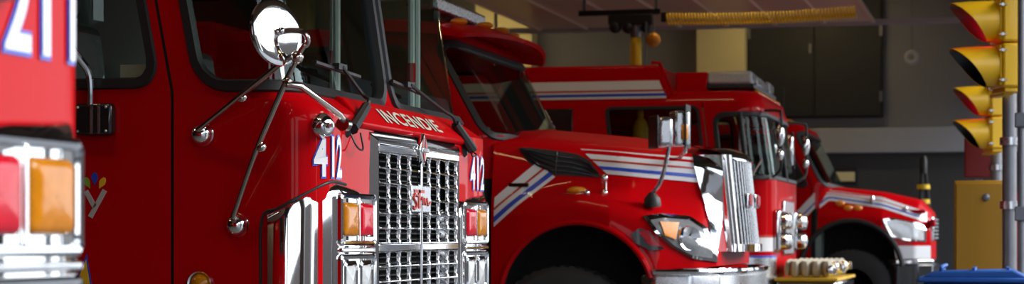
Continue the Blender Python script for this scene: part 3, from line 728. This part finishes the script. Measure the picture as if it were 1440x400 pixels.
    q = MB(); q.ball((-.20, -1.15, 1.925), .035, 12, 8); q.box(-.105, -.095, -1.1, -.9, 1.83, 2.12); obj('mirror_clamp', q, 'black', m1)
    # the nose reaches a little further forward than first laid out
    for o in T.children_recursive:
        if o.type == 'MESH' and o.name.split('.')[0] in ('bonnet', 'headlamp', 'headlamp_lens', 'reflector', 'indicator', 'white_stripe', 'red_stripe', 'blue_stripe', 'grille', 'grille_bar', 'grille_screen', 'grille_shell', 'emblem', 'emblem_plate', 'reflector_housing', 'red_reflector'):
            for v in o.data.vertices:
                if v.co.x > -.4: v.co.x += .19*(v.co.x+.4)
    return T
fire_truck()

# ------------------------------------------------------------------ rescue engine with long crew cab
def rescue_engine():
    T = thing('rescue_engine', 'red crew-cab fire engine with a roof light bar and chrome quad lamps', 'fire engine', (-2.3, 20.9, 0))
    xf = lambda z: pl(z, [(0, 0), (1.78, 0), (2.5, -.10), (2.72, -.2)]); xs = lambda z: pl(z, [(0, -.30), (1.78, -.30), (2.5, -.38), (2.72, -.46)])
    F = Cab(1.2, .28, xf, xs); e = F.s1+.30
    sh = MB(); low = [-e]+lin(-F.s1, -F.a, 8)+[-.5, 0, .5]+lin(F.a, F.s1, 8)+[e]
    sh.grid(lambda s, z: F(s, z), low, [.55, 1.0, 1.4, 1.74])
    ws = RR(-(F.s1+.20), F.s1+.20, 1.82, 2.43, .10); panel_hole(sh, F, -e, e, 1.74, 2.55, ws, 6)
    full = [-(F.s1+1.9)]+low+[F.s1+1.9]
    def rf(s, k):
        p = F(s, 2.55); t = [0, .02, .08, 1][k]; h = [0, .08, .12, .14][k]
        return (p[0]+(-1.1-p[0])*t if p[0] > -1.1 else p[0], p[1]*(1-t), 2.55+h)
    sh.grid(rf, full, [0, 1, 2, 3])
    for g in (-1, 1):
        a, b = sorted((g*(e+.01), g*(F.s1+1.9))); hole = RR(*sorted((g*(e+.06), g*(F.s1+1.27))), 2.10, 2.505, .05)
        sh.grid(lambda s, z: F(s, z), [a, b], [.55, 1.2, 1.95]); panel_hole(sh, F, a, b, 1.95, 2.55, hole)
        if g < 0: near = hole
        w = obj('crew_window', pane_mb(F, hole, -.01), 'window', T); obj('window_gasket', gasket_mb(F, hole, .018, .01), 'black', w)
    obj('cab_shell', sh, 'red', T, ang=50)
    g = obj('windshield', pane_mb(F, ws, -.012, rings=12), 'wind', T); obj('gasket', gasket_mb(F, ws, .03, .012), 'black', g)
    for s_ in (0, -F.s1+.05): q = MB(); q.tube([F(s_, z, .004) for z in lin(1.8, 2.45, 4)], .02, 8); obj('windshield_post', q, 'black', g)
    li = MB(); li.box(-2.2, -2.15, -1.12, 1.12, .8, 2.55); li.box(-2.15, -.1, -1.12, 1.12, .95, 1.0); li.box(-.75, -.12, -1.1, 1.1, 1.2, 1.78); li.grid(lambda s, z: F(s, z, -.03), [-e-.02, -e+.05], [.55, 1.95, 2.5]); obj('cab_lining', li, 'inner', T)
    q = MB(); q.box(-1.75, -1.15, -1.08, 1.08, 1.0, 1.70); obj('bench_seat', q, 'seat', T, bev=.04)
    # upper body with slanted end, stripes, rear window
    q = MB(); q.prism([(-6.5, .6), (-2.26, .6), (-2.26, 2.56), (-1.02, 2.60), (-1.0, 2.66), (-1.13, 2.93), (-6.5, 2.95)], 'y', -1.2, 1.2); bd = obj('body', q, 'red', T, bev=.025)
    for z0, z1, mt, o in ((2.60, 2.775, 'white', .003), (2.668, 2.686, 'redd', .005), (2.622, 2.650, 'blue', .005)):
        q = MB(); q.prism([(-4.0, z0), (-1.045, z0), (-1.045-(z1-z0)*.45, z1), (-4.0, z1)], 'y', -1.2-o, -1.195); obj({'white': 'white_stripe', 'redd': 'red_stripe', 'blue': 'blue_stripe'}[mt], q, mt, bd)
    q = MB(); q.box(-2.4, -1.99, -1.206, -1.195, 2.2, 2.51); w = obj('rear_window', q, 'gloss', bd, bev=.03)
    q = MB(); q.box(-1.0, -.68, -.95, .95, 2.66, 2.87); obj('roof_box', q, 'red', T, bev=.015)
    q = MB(); q.tube([(-1.2, -1.18, 2.955), (-1.12, -1.18, 2.95), (-.99, -1.18, 2.64)], .018, 6); obj('roof_rail', q, 'red', T)
    # light bar
    q = MB(); q.box(-.70, -.22, -.95, .95, 2.70, 2.745); lb = obj('light_bar', q, 'black', T, bev=.01)
    q = MB(); q.box(-.68, -.24, -.95, -.52, 2.745, 2.875); q.box(-.68, -.24, -.5, .5, 2.745, 2.86); q.box(-.68, -.24, .52, .95, 2.745, 2.875); obj('light_bar_dome', q, 'clear', lb, bev=.03, seg=3)
    q = MB(); q.box(-.66, -.26, -.9, .9, 2.78, 2.80); obj('light_bar_reflector', q, 'chrome', lb)
    for y in lin(-.8, .9, 6):
        q = MB(); q.ball((-.22, y, 2.655), .05, 12, 8, (1, 1.1, .8)); obj('clearance_lamp', q, 'amberm', T)
    # lower stripes and front panel
    for z0, z1, mt, o in ((1.09, 1.225, 'white', .004), (1.225, 1.25, 'redd', .004), (.6, 1.03, 'steel', .006), (1.03, 1.05, 'blue', .004)):
        q = MB(); q.grid(lambda s, z: F(s, z, o), [-(F.s1+1.8), -(F.s1+.9)]+lin(-F.s1, -F.a-.02, 8), [z0, z1]); obj({'white': 'white_stripe', 'redd': 'red_stripe', 'steel': 'tread_plate', 'blue': 'blue_stripe'}[mt], q, mt, T)
    lamp_round(T, (-.36, -1.2, 1.57), (0, -1, 0), .05, 'clear', 'side_lamp')
    # quad chrome lamps
    for g in (-1, 1):
        q = MB(); q.box(-.02, .05, *sorted((g*.5, g*1.02)), 1.09, 1.50); qb = obj('lamp_housing', q, 'chrome', T, bev=.03, seg=3)
        for y in (.63, .89):
            for z in (1.19, 1.39):
                q = MB(); q.lathe([(.085, 0), (.085, .06), (.07, .075), (.06, .05), (.001, .05)], (.04, g*y, z), (1, 0, 0), 20); r = obj('lamp_ring', q, 'chrome', qb)
                q = MB(); q.lathe([(.062, .05), (.05, .075), (.001, .085)], (.04, g*y, z), (1, 0, 0), 20); obj('lamp_lens', q, 'clear', r)
    q = MB(); q.box(.0, .03, -.45, .45, 1.05, 1.6); obj('front_grille', q, 'steel', T, bev=.02)
    # mirrors on arms
    for g in (-1, 1):
        q = MB(); q.tube(smooth_path([(-.10, g*1.05, 2.47), (.04, g*1.16, 2.46), (.08, g*1.2, 2.40), (.08, g*1.2, 1.95), (.04, g*1.13, 1.86), (-.02, g*1.08, 1.82)], 5), .013, 8); a = obj('mirror_arm', q, 'black', T)
        q = MB(); q.ball((.07, g*1.22, 2.22), .075, 14, 10, (.6, .8, 1.5)); q.ball((.07, g*1.22, 2.03), .06, 14, 10, (.6, .8, 1)); obj('mirror_head', q, 'chrome', a)
    q = MB(); q.tube([(-.36, -1.21, 1.57), (-.1, -1.23, 2.0)], .008, 6); obj('grab_rod', q, 'brass', T)
    # wheels, chassis, extended bumper
    for sx in (-1.5, -5.3):
        for g in (-1, 1): wheel(T, sx, g*1.04, .51, g)
    q = MB(); q.box(-6.4, .0, -.42, .42, .45, .8); obj('chassis', q, 'matte', T)
    q = MB(); q.box(0.02, .60, -1.1, 1.1, .50, .80); bp = obj('bumper_deck', q, 'chrome', T, bev=.03)
    q = MB(); q.box(.0, .612, -1.112, 1.112, .80, .832); obj('yellow_edge', q, 'yellow', bp, bev=.005)
    return T
rescue_engine()
RX, RY = -2.3, 20.9
for i, (y0, lbl) in enumerate(((-.92, 'folded beige fire hose on the chrome bumper deck, on the side toward the bonneted truck'), (.15, 'folded beige fire hose on the chrome bumper deck, on the side toward the far wall'))):
    t = thing('fire_hose', lbl, 'fire hose', (RX+.32, RY+y0+.35, .832), 'folded hoses on the bumper deck')
    q = MB(); pts = []
    for k in range(9):
        x = -.22+k*.052
        a, b = (-.34, .34) if k % 2 == 0 else (.34, -.34)
        pts += [(x, a, .085), (x, a*.4, .09), (x, b*.4, .09), (x, b, .085)]
    v = smooth_path(pts, 3); m = MB(); m.tube(v, .024, 8)
    m.v = [(p[0], p[1], .004+(p[2]-.06)*3.4 if False else (p[2]-.085)*3.2+.085) for p in m.v]
    obj('hose', m, 'canvas', t)
    q = MB(); q.lathe([(.03, 0), (.045, .0), (.048, .03), (.04, .04), (.05, .05), (.05, .09), (.035, .095)], (.21, -.34, .075), (.2, -1, 0), 18); q.lathe([(.03, 0), (.05, .0), (.05, .05), (.04, .06), (.04, .1), (.02, .1)], (.22, -.25, .10), (1, 0, .1), 18); obj('coupling', q, 'chrome', t)
q = MB(); q.lathe([(.0, 0), (.07, 0), (.075, .02), (.075, .62), (.06, .68), (.03, .72), (.03, .78), (.0, .8)], (0, 0, 0), (0, 0, 1), 20)
t = thing('air_cylinder', 'yellow air cylinder on the bench behind the crew-cab window', 'air cylinder', (RX-1.36, RY-.9, 1.705)); obj('cylinder_body', q, 'hosey', t)
q = MB(); q.lathe([(.03, 0), (.03, .05), (.02, .06)], (0, 0, .79), (0, 0, 1), 12); q.tube([(-.05, 0, .83), (.05, 0, .83)], .012, 6); obj('valve', q, 'steel', t)

# ------------------------------------------------------------------ far bonneted truck
def far_truck():
    T = thing('fire_truck', 'red bonneted fire truck with white headlamp and white bumper band near the far wall', 'fire truck', (-1.07, 27.2, 0))
    cx, cz, R = -.98, .80, .64
    def zb(x):
        a = cz+math.sqrt(max(0, R*R-(x-cx)**2)) if abs(x-cx) < R else .5
        return max(a, .78 if x < cx else .95)
    rows = [
        ([(-1.75, 0), (0, 0)], [(-1.75, 1.92), (-1.3, 1.90), (-.6, 1.82), (-.15, 1.72), (0, 1.56)]),
        ([(-1.75, .5), (-.15, .45), (0, .42)], [(-1.75, 1.92), (-1.3, 1.90), (-.6, 1.82), (-.15, 1.72), (0, 1.56)]),
        ([(-1.75, 1.0), (-.6, .92), (-.15, .80), (0, .74)], [(-1.75, 1.90), (-1.3, 1.875), (-.6, 1.79), (-.15, 1.68), (0, 1.52)]),
        ([(-1.75, 1.10), (-.6, 1.02), (-.15, .92), (0, .82)], [(-1.75, 1.84), (-1.3, 1.82), (-.6, 1.74), (-.15, 1.62), (0, 1.48)]),
        ([(-1.75, 1.14), (-.6, 1.10), (-.15, .98), (0, .86)], [(-1.75, 1.66), (-1.3, 1.64), (-.6, 1.58), (-.15, 1.50), (0, 1.40)]),
        ([(-1.75, 1.18), (-.6, 1.19), (-.2, 1.08), (0, .90)], [(-1.75, 1.52), (-1.3, 1.54), (-.6, 1.50), (-.15, 1.36), (0, 1.28)]),
        ([(-1.75, 1.19), (-.6, 1.21), (-.2, 1.12), (0, .92)], [(-1.75, 1.40), (-1.3, 1.46), (-.6, 1.42), (-.15, 1.20), (0, 1.14)]),
    ]
    H = Hood(rows, zb, -1.40, .0, 80); obj('bonnet', H.mesh(), 'red', T, ang=60)
    bonnet_cab(T, -1.32, 1.90, -1.66, 2.56, 1.14, 2.76, 0, 1.7, .06)
    for g in (-1, 1):
        q = MB(); q.tube([(cx+R*math.cos(a), g*1.19, cz+R*math.sin(a)) for a in lin(.1, PI-.1, 30)], .035, 8); obj('arch_flare', q, 'black', T)
    q = MB(); q.box(-1.45, -.3, -.62, .62, .45, 1.45); obj('wheel_well', q, 'matte', T)
    for sx in (-.98, -4.9):
        for g in (-1, 1): wheel(T, sx, g*1.03, .53, g)
    q = MB(); q.box(-6.5, -3.4, -1.2, 1.2, .6, 2.7); obj('body', q, 'red', T, bev=.03)
    q = MB(); q.box(-6.4, -.1, -.42, .42, .45, .8); obj('chassis', q, 'matte', T)
    chev(H, T, [(-1.38, 1.78), (-1.30, 1.84), (-.6, 1.74), (-.05, 1.55)], [(-1.38, 1.60), (-1.26, 1.70), (-.6, 1.60), (-.05, 1.42)], [(0, 1, 'white', 'white_stripe'), (.30, .37, 'redd', 'red_stripe'), (.62, .76, 'blue', 'blue_stripe')])
    for t0, t1, mt, o in ((0, .2, 'white', .003), (.12, .145, 'blue', .005)):
        q = MB(); q.prism([(-1.44, 1.80-t0), (-2.1, 1.12-t0), (-2.1, 1.12-t1), (-1.44, 1.80-t1)], 'y', -1.14-o, -1.135); obj('door_stripe', q, mt, T)
    top = [(-.58, 1.46), (-.45, 1.475), (-.2, 1.42), (-.06, 1.36)]; bot = [(-.56, 1.40), (-.48, 1.24), (-.3, 1.19), (-.06, 1.17)]
    hl = obj('headlamp', H.strip(top, bot, .012, 20, 8), 'chrome', T, ang=50)
    def shr(p, k): return [(-.30+(a+.30)*k, 1.32+(b-1.32)*k) for a, b in p]
    obj('headlamp_lens', H.strip(shr(top, .86), shr(bot, .86), .022, 20, 8), 'clear', hl, ang=60)
    obj('bumper_band', H.strip([(-.45, 1.12), (-.01, 1.12)], [(-.42, .955), (-.01, .955)], .02, 16, 4), 'white', T)
    q = MB(); pln = [(-.42, -1.2), (-.15, -1.15), (.03, -.95), (.08, 0), (.03, .95), (-.15, 1.15), (-.42, 1.2)]; inn = [(x-.1, y*.94) for x, y in pln]
    q.prism(pln+inn[::-1], 'z', .45, .89); bp = obj('bumper', q, 'gloss', T, bev=.02)
    q = MB(); q.prism([(x+.006, y*1.005) for x, y in pln]+inn[::-1], 'z', .89, .945); obj('bumper_trim', q, 'chrome', bp, bev=.01)
    q = MB(); q.box(-.05, .03, -.62, .62, 1.18, 1.50); gr = obj('grille', q, 'chrome', T, bev=.03)
    q = MB()
    for z in lin(1.22, 1.46, 5): q.box(.03, .045, -.55, .55, z-.012, z+.012)
    obj('grille_bar', q, 'steel', gr)
    q = MB(); q.box(-.0, .06, -.96, -.82, 1.36, 1.46); obj('corner_lamp', q, 'redl', T, bev=.015)
    q = MB(); q.box(-.28, -.06, -.99, -.93, 1.53, 1.58); obj('marker_lamp', q, 'redl', T, bev=.01)
    for x, z in ((-1.02, 1.60), (-1.12, 1.66), (-.9, 1.6)):
        q = MB(); q.ball((x, -H.y(x, z)-.01, z), .05, 12, 8, (1.2, .5, .8)); obj('side_marker', q, 'amberm', T)
    for x_, z_, r_, k_ in ((-.72, 1.70, .05, 1.4), (-.30, 1.59, .035, 1)): q = MB(); q.ball((x_, -H.y(x_, z_)-.02, z_), r_, 12, 8, (.6, .6, k_)); obj('hood_latch', q, 'chrome', T)
    for y in (-.75, -.3, 0, .3, .75):
        q = MB(); q.ball((-1.82, y, 2.74), .05, 12, 8, (1.2, .9, .6)); obj('clearance_lamp', q, 'amberm', T)
    q = MB(); q.tube([(-1.75, -1.16, 2.55), (-1.70, -1.36, 2.56), (-1.68, -1.38, 2.1), (-1.70, -1.16, 2.0)], .016, 8); a = obj('mirror_arm', q, 'black', T)
    q = MB(); q.box(-1.78, -1.68, -1.50, -1.36, 2.12, 2.52); obj('mirror_head', q, 'chrome', a, bev=.03)
    q = MB(); q.tube([(-1.9, -.6, 2.74), (-1.9, -.6, 3.2)], .008, 6); obj('aerial', q, 'black', T)
far_truck()

# ------------------------------------------------------------------ building
q = MB(); q.box(-18, .8, -6, 33.4, -.12, 0); struct('floor', q, 'conc')
q = MB(); q.box(.8, 60, -60, 90, -.16, -.04); struct('ground', q, 'apron')
q = MB(); q.box(-18, .8, -6, 33.4, 5.6, 5.8); struct('ceiling', q, 'ceil')
q = MB(); q.box(-18.3, -18, -6, 33.4, -.1, 5.8); struct('wall_back', q, 'walld')
q = MB(); q.box(-18.3, .8, -6.3, -6, -.1, 5.8); struct('wall_near', q, 'wall')
q = MB(); q.box(-18.3, .8, 33.0, 33.4, -.1, 5.8); struct('wall_far', q, 'wall')
q = MB(); q.box(-18, .3, 32.78, 33.0, 2.58, 2.98); struct('trim_1', q, 'ledge', bev=.02)
q = MB(); q.box(-18, .3, 32.95, 33.0, 0, 2.58); struct('wall_lower', q, 'walld')
for k, y in enumerate((-.6, 5.3, 11.6, 17.9, 24.2, 30.6)):
    q = MB(); q.box(.45, .8, y-.3, y+.3, 0, 5.6); struct('pillar_%d' % (k+1), q, 'wall', bev=.01)
q = MB(); q.box(.45, .8, -6, 33, 3.75, 5.6); struct('wall_header', q, 'wall')
for k, (x0, x1) in enumerate(((-5.04, -4.26), (-8.75, -7.78), (-12.5, -11.7))):
    q = MB(); q.box(x0, x1, 32.55, 32.98, 2.98, 5.6); struct('column_%d' % (k+1), q, 'cream', bev=.01)
# buildings and trees over the road that the chrome mirrors
for k, (y0, y1, h) in enumerate(((-60, -22, 9), (-18, -2, 12), (2, 17, 8), (20, 40, 12))):
    q = MB(); q.box(38, 50, y0, y1, -.1, h)
    t = tag(obj('street_building', q, 'brick', bev=.05), 'dark brick building across the road', 'building', 'buildings across the road')
# dark double panel on the far wall
t = thing('wall_cabinet', 'large dark double-door cupboard high on the far wall', 'cupboard', (-3.17, 32.9, 3.15))
q = MB(); q.box(-1.09, 1.09, -.02, .10, 0, 2.2); obj('cupboard_body', q, 'panel', t)
for g in (-1, 1):
    q = MB(); q.box(*sorted((g*.012, g*1.06)), -.06, -.022, .03, 2.17); d = obj('cupboard_door', q, 'panel', t, bev=.008)
    q = MB(); q.box(*sorted((g*1.03, g*1.085)), -.075, -.06, .25, .42); q.box(*sorted((g*1.03, g*1.085)), -.075, -.06, 1.3, 1.47); obj('hinge', q, 'galv', d)
q = MB(); q.box(-.09, -.05, -.085, -.06, 1.05, 1.2); obj('latch', q, 'galv', t)
t = thing('notice_board', 'small dark framed notice low on the far wall under the pale ledge', 'notice', (-2.69, 32.94, 2.08))
q = MB(); q.box(-.20, .20, -.035, 0, 0, .28); obj('frame', q, 'black', t, bev=.01)
q = MB(); q.box(-.15, .16, -.04, -.034, .05, .20); obj('sheet', q, 'cream', t)
# pull cord with ring
t = thing('pull_cord', 'grey round pull handle on a thin cord before the far wall', 'pull cord', (-1.60, 32.3, 3.97))
q = MB(); q.tube([(0, 0, .16), (0, 0, 1.63)], .010, 6); obj('cord', q, 'galv', t)
q = MB(); q.tube([(.08*math.cos(a), 0, .08+.08*math.sin(a)) for a in lin(0, 2*PI, 24)[:-1]], .04, 8, closed=True); obj('ring_handle', q, 'ledge', t)
# dark tripod with yellow bands
t = thing('tripod_stand', 'dark folded tripod with yellow bands standing against the far wall', 'tripod', (-1.42, 32.2, 0))
for a in (0, 2.1, 4.2):
    q = MB(); q.tube([(.26*math.cos(a), .26*math.sin(a), 0), (.02*math.cos(a), .02*math.sin(a), 2.35)], .03, 8); obj('leg', q, 'black', t)
q = MB(); q.lathe([(.06, 0), (.06, .22), (.03, .28)], (0, 0, 2.22), (0, 0, 1), 12); obj('head', q, 'black', t)
for z in (1.75, 1.98): q = MB(); q.lathe([(.105, 0), (.10, .07)], (0, 0, z), (0, 0, 1), 16); obj('yellow_band', q, 'hosey', t)

# open overhead doors above the bays, with tracks
for n_, yc in enumerate((27.2, 20.9, 14.5, 8.3, 2.1)):
    z_ = 4.33 if n_ == 0 else 4.6
    q = MB()
    for k in range(7): q.box(-6.9+k*.70, -6.9+k*.70+.69, yc-2.2, yc+2.2, z_, z_+.05)
    for k in range(8): q.box(-6.93+k*.70, -6.87+k*.70, yc-2.2, yc+2.2, z_-.03, z_+.005)
    d = struct('door_%d' % (n_+1), q, 'door', bev=.004)
    for y in (yc-2.27, yc+2.27):
        q = MB(); q.box(-8.1, .45, y-.03, y+.03, z_-.05, z_+.03)
        for x in (-7.6, -3.5, -.3): q.box(x-.02, x+.02, y-.02, y+.02, z_+.03, 5.6)
        struct('door_%d_track' % (n_+1), q, 'ledge', parent=d)
# hose trolley rail
t = thing('exhaust_hose_trolley', 'black trolley on an overhead rail carrying a yellow hose end', 'hose trolley', (-4.4, 24.0, 3.55))
q = MB(); q.box(-.75, .25, -.03, .03, .36, .42); obj('rail', q, 'matte', t)
q = MB(); q.box(-.38, .16, -.06, .06, .24, .36); q.ball((-.3, 0, .22), .08, 12, 8); q.ball((-.14, 0, .21), .08, 12, 8); q.ball((.08, 0, .20), .07, 12, 8); obj('trolley', q, 'black', t, bev=.01)
for x in (-.68, .2): q = MB(); q.box(x-.02, x+.02, -.02, .02, .42, 2.05); obj('hanger', q, 'galv', t)
q = MB(); q.lathe([(.05, 0), (.065, -.02), (.065, -.12), (.05, -.16)], (-.05, 0, .23), (0, 0, 1), 16); obj('swivel', q, 'galv', t)
q = MB(); q.lathe([(.045, .1), (.06, .08), (.07, .0), (.07, -.6), (.05, -.62)], (-.05, 0, 0), (0, 0, 1), 18); obj('hose_end', q, 'hosey', t)
t = thing('hanging_air_line', 'stretched yellow coiled air line below the raised overhead door', 'air line', (-4.08, 24.0, 3.82))
q = MB(); pts = []
N = 60
for i in range(N*10):
    u = i/(N*10-1); a = 2*PI*i/10; x = 2.25*u; sag = -.03*math.sin(PI*u)
    r = .065; pts.append((x, .0+r*math.cos(a), .03+.02*u+sag+r*math.sin(a)))
q.tube(pts, .011, 5); obj('coil', q, 'hosey', t)
q = MB(); q.box(-.06, .02, -.04, .04, -.01, .11); obj('end_fitting', q, 'black', t, bev=.01)
t = thing('ball_stop', 'orange ball hanging beside the yellow hose end', 'ball', (-4.2, 23.80, 3.50))
q = MB(); q.ball((0, 0, .08), .085, 20, 14); obj('ball', q, 'orange', t); q = MB(); q.tube([(0, 0, .16), (0, 0, .33)], .012, 6); q.tube([(-.09, 0, -.2), (-.09, 0, .30)], .009, 6); obj('ball_cord', q, 'galv', t)

# ceiling lamps; those by the far wall are added to brighten the cream column
k = 0
for x in (-3.2, -8.5):
    for y in (5.2, 11.4, 17.6, 23.9, 31.2):
        t = thing('ceiling_lamp', 'long warm ceiling lamp above the parked trucks', 'ceiling lamp', (x, y, 5.3), 'warm ceiling lamps over the bays')
        q = MB(); q.box(-.75, .75, -.16, .16, .0, .10); q.box(-.5, -.46, -.02, .02, .1, .3); q.box(.46, .5, -.02, .02, .1, .3); obj('housing', q, 'steel', t, bev=.01)
        q = MB(); q.box(-.72, .72, -.07, .07, -.02, 0.0); obj('diffuser', q, 'lamp', t)

# ------------------------------------------------------------------ traffic signals on poles
def signal(label, x, y, zbot, poley):
    t = thing('traffic_light', label, 'traffic light', (x, y, zbot), 'two-lens signals by the bay doors'); t.rotation_euler.z = math.radians(19)
    for k in range(2):
        z0 = k*.345
        q = MB(); q.box(0, .19, -.17, .17, z0+.005, z0+.34); h = obj('signal_section', q, 'sig', t, bev=.02, seg=3)
        q = MB(); q.box(-.02, .0, -.155, .155, z0+.02, z0+.325); obj('section_door', q, 'sig', h, bev=.015)
        mt = 'sigred' if k == 1 else 'siggrn'
        q = MB(); q.lathe([(.145, 0), (.12, .02), (.06, .035), (.001, .04)], (-.018, 0, z0+.172), (-1, 0, 0), 28); obj('red_lens' if k else 'green_lens', q, mt, h)
        # cutaway visor
        q = MB(); th = lin(-PI*.93, PI*.93, 40); n = 10
        def L(a):
            return pl(abs(a)*180/PI, [(0, .34), (30, .32), (60, .26), (90, .19), (120, .13), (150, .08), (180, .05)])
        def vf(r):
            return lambda a, i: (-.02-L(a)*i/n, r*math.sin(a), z0+.172+r*math.cos(a)-.05*(L(a)*i/n/.34)**2*(.4))
        q.grid(vf(.157), th, list(range(n+1)), flip=True); q.grid(vf(.152), th, list(range(n+1)))
        q.grid(lambda a, j: vf(.157 if j else .152)(a, n), th, [0, 1])
        vo = obj('visor', q, 'sig', h, ang=60)
        q = MB(); q.grid(vf(.1495), th, list(range(n+1))); obj('visor_lining', q, 'visorin', vo)
        for z in (.06, .285):
            q = MB(); q.lathe([(.012, -.012), (.012, .012)], (-.005, -.178, z0+z), (0, 1, 0), 10); q.tube([(-.03, -.178, z0+z), (.03, -.178, z0+z)], .006, 6)
            obj('wing_nut', q, 'steel', h)
    dy = poley-y
    q = MB(); q.box(.02, .17, -.15, .15, -.03, .005); obj('base_plate', q, 'sig', t, bev=.008)
    for z in (-.045, .69): q = MB(); q.box(.06, .14, 0, dy-.07, z, z+.03); obj('bracket', q, 'sig', t, bev=.008)
    return t
signal('larger yellow traffic light with a lit red lens above the yellow cabinet', -.16, 15.9, 2.36, 16.3)
signal('smaller yellow traffic light lower down behind the bigger one', -.32, 22.0, 2.155, 22.4)
for x, y, r, lb in ((-.06, 16.3, .055, 'thick grey steel pole carrying the larger traffic light'), (-.22, 22.4, .06, 'grey steel pole carrying the smaller traffic light')):
    t = thing('signal_pole', lb, 'pole', (x, y, 0))
    q = MB(); q.lathe([(r, .01), (r, 5.59)], (0, 0, 0), (0, 0, 1), 18); obj('shaft', q, 'galv', t)
    q = MB(); q.box(-.13, .13, -.13, .13, 0, .02); obj('foot_plate', q, 'galv', t)
    for z in (1.45, 1.95): q = MB(); q.lathe([(r+.02, 0), (r+.02, .06)], (0, 0, z), (0, 0, 1), 18); obj('pipe_clamp', q, 'steel', t)
t = thing('conduit', 'thin grey conduit running up next to the pole at the frame edge', 'conduit', (.03, 15.6, 0))
q = MB(); q.lathe([(.028, 0), (.028, 5.6)], (0, 0, 0), (0, 0, 1), 12); obj('pipe', q, 'galv', t)
for z in (1.35, 2.05): q = MB(); q.box(-.05, .05, -.05, .05, z, z+.11); obj('junction_box', q, 'galv', t, bev=.01)
# yellow cabinet, red box, blue bin
t = thing('safety_cabinet', 'yellow metal safety cabinet standing below the traffic lights', 'cabinet', (-.27, 17.45, 0))
q = MB(); q.box(-.24, .24, -.22, .22, 0, 1.70); obj('cabinet_body', q, 'cab_y', t, bev=.01)
q = MB(); q.box(-.225, .225, -.24, -.222, .05, 1.68); d = obj('cabinet_door', q, 'cab_y', t, bev=.008)
q = MB(); q.lathe([(.03, 0), (.03, .02), (.015, .03)], (.02, -.24, 1.56), (0, -1, 0), 14); obj('lock', q, 'galv', d)
t = thing('hose_cabinet', 'dark red box on a post behind the smaller traffic light', 'cabinet', (-.42, 23.5, 0))
q = MB(); q.box(-.16, .18, -.12, .12, 1.9, 2.36); obj('box_body', q, 'dkred', t, bev=.02)
q = MB(); q.box(-.04, .04, -.03, .03, 0, 1.9); obj('post', q, 'galv', t)
t = thing('red_pipe', 'slim red pipe beside the yellow cabinet', 'pipe', (-.0, 17.1, 0))
q = MB(); q.lathe([(.018, 0), (.018, 1.58), (.01, 1.6)], (0, 0, 0), (0, 0, 1), 10); obj('pipe_shaft', q, 'redd', t)
t = thing('recycling_bin', 'blue plastic bin with ridged lid in front of the yellow cabinet', 'bin', (-.27, 14.0, 0))
q = MB(); q.add([(x*s, y*s, z) for z, s in ((.06, .8), (.93, 1)) for x, y in ((-.34, -.36), (.34, -.36), (.34, .36), (-.34, .36))], [(0, 3, 2, 1), (4, 5, 6, 7)]+[(i, (i+1) % 4, 4+(i+1) % 4, 4+i) for i in range(4)]); obj('bin_body', q, 'bin', t, bev=.02)
q = MB(); q.box(-.37, .37, -.39, .39, .93, .965); q.prism([(-.35, .96), (-.28, 1.0), (.24, 1.015), (.35, .96)], 'y', -.37, .37); ld = obj('lid', q, 'bin', t, bev=.012)
q = MB(); q.tube(smooth_path([(-.22, -.2, 1.0), (-.22, -.2, 1.03), (-.20, -.1, 1.04), (-.20, .1, 1.04), (-.22, .2, 1.03), (-.22, .2, 1.0)], 4), .014, 8); q.box(-.02, .0, -.34, .34, 1.0, 1.028); q.box(.2, .22, -.34, .34, 1.0, 1.03); obj('lid_handle', q, 'bin', ld)
for g in (-1, 1): q = MB(); q.lathe([(.03, -.025), (.09, -.025), (.1, -.01), (.1, .01), (.09, .025), (.03, .025)], (.24, g*.33, .1), (0, 1, 0), 20); obj('bin_wheel', q, 'black', t)

# ------------------------------------------------------------------ light, sky, camera
w = bpy.data.worlds.new('World'); bpy.context.scene.world = w; w.use_nodes = True
nt = w.node_tree; bg = nt.nodes['Background']
tc = nt.nodes.new('ShaderNodeTexCoord'); sx = nt.nodes.new('ShaderNodeSeparateXYZ'); rp = nt.nodes.new('ShaderNodeValToRGB')
nt.links.new(tc.outputs['Generated'], sx.inputs[0]); nt.links.new(sx.outputs['Z'], rp.inputs[0]); nt.links.new(rp.outputs[0], bg.inputs[0])
rp.color_ramp.elements[0].position = 0; rp.color_ramp.elements[0].color = (.9, .95, 1.0, 1)
rp.color_ramp.elements[1].position = .6; rp.color_ramp.elements[1].color = (.62, .76, 1.0, 1)
bg.inputs[1].default_value = 2.6
su = bpy.data.lights.new('hazy_sun', 'SUN'); su.energy = 4.0; su.angle = math.radians(28); su.color = (1, .97, .92)
so = bpy.data.objects.new('hazy_sun', su); C.objects.link(so); so.rotation_euler = Vector((-.86, -.17, -.47)).to_track_quat('-Z', 'Y').to_euler()

f, th, e = 2850., math.radians(14), 1.23
cam = bpy.data.cameras.new('camera'); co = bpy.data.objects.new('camera', cam); C.objects.link(co)
cam.sensor_width = 36; cam.lens = f/1440*36; cam.shift_y = (334-200)/1440
co.location = (0, 0, e); co.rotation_euler = (PI/2, 0, th)
cam.clip_start = .05; cam.clip_end = 300
cam.dof.use_dof = True; cam.dof.focus_distance = 8.0; cam.dof.aperture_fstop = 4.6
sc = bpy.context.scene; sc.camera = co
vs = sc.view_settings; vs.view_transform = 'Standard'; vs.look = 'None'; vs.gamma = 1; vs.exposure = 0; vs.use_curve_mapping = False
cy = sc.cycles; cy.use_denoising = True; cy.max_bounces = 8; cy.transparent_max_bounces = 16; cy.sample_clamp_indirect = 6; cy.caustics_reflective = False; cy.caustics_refractive = False
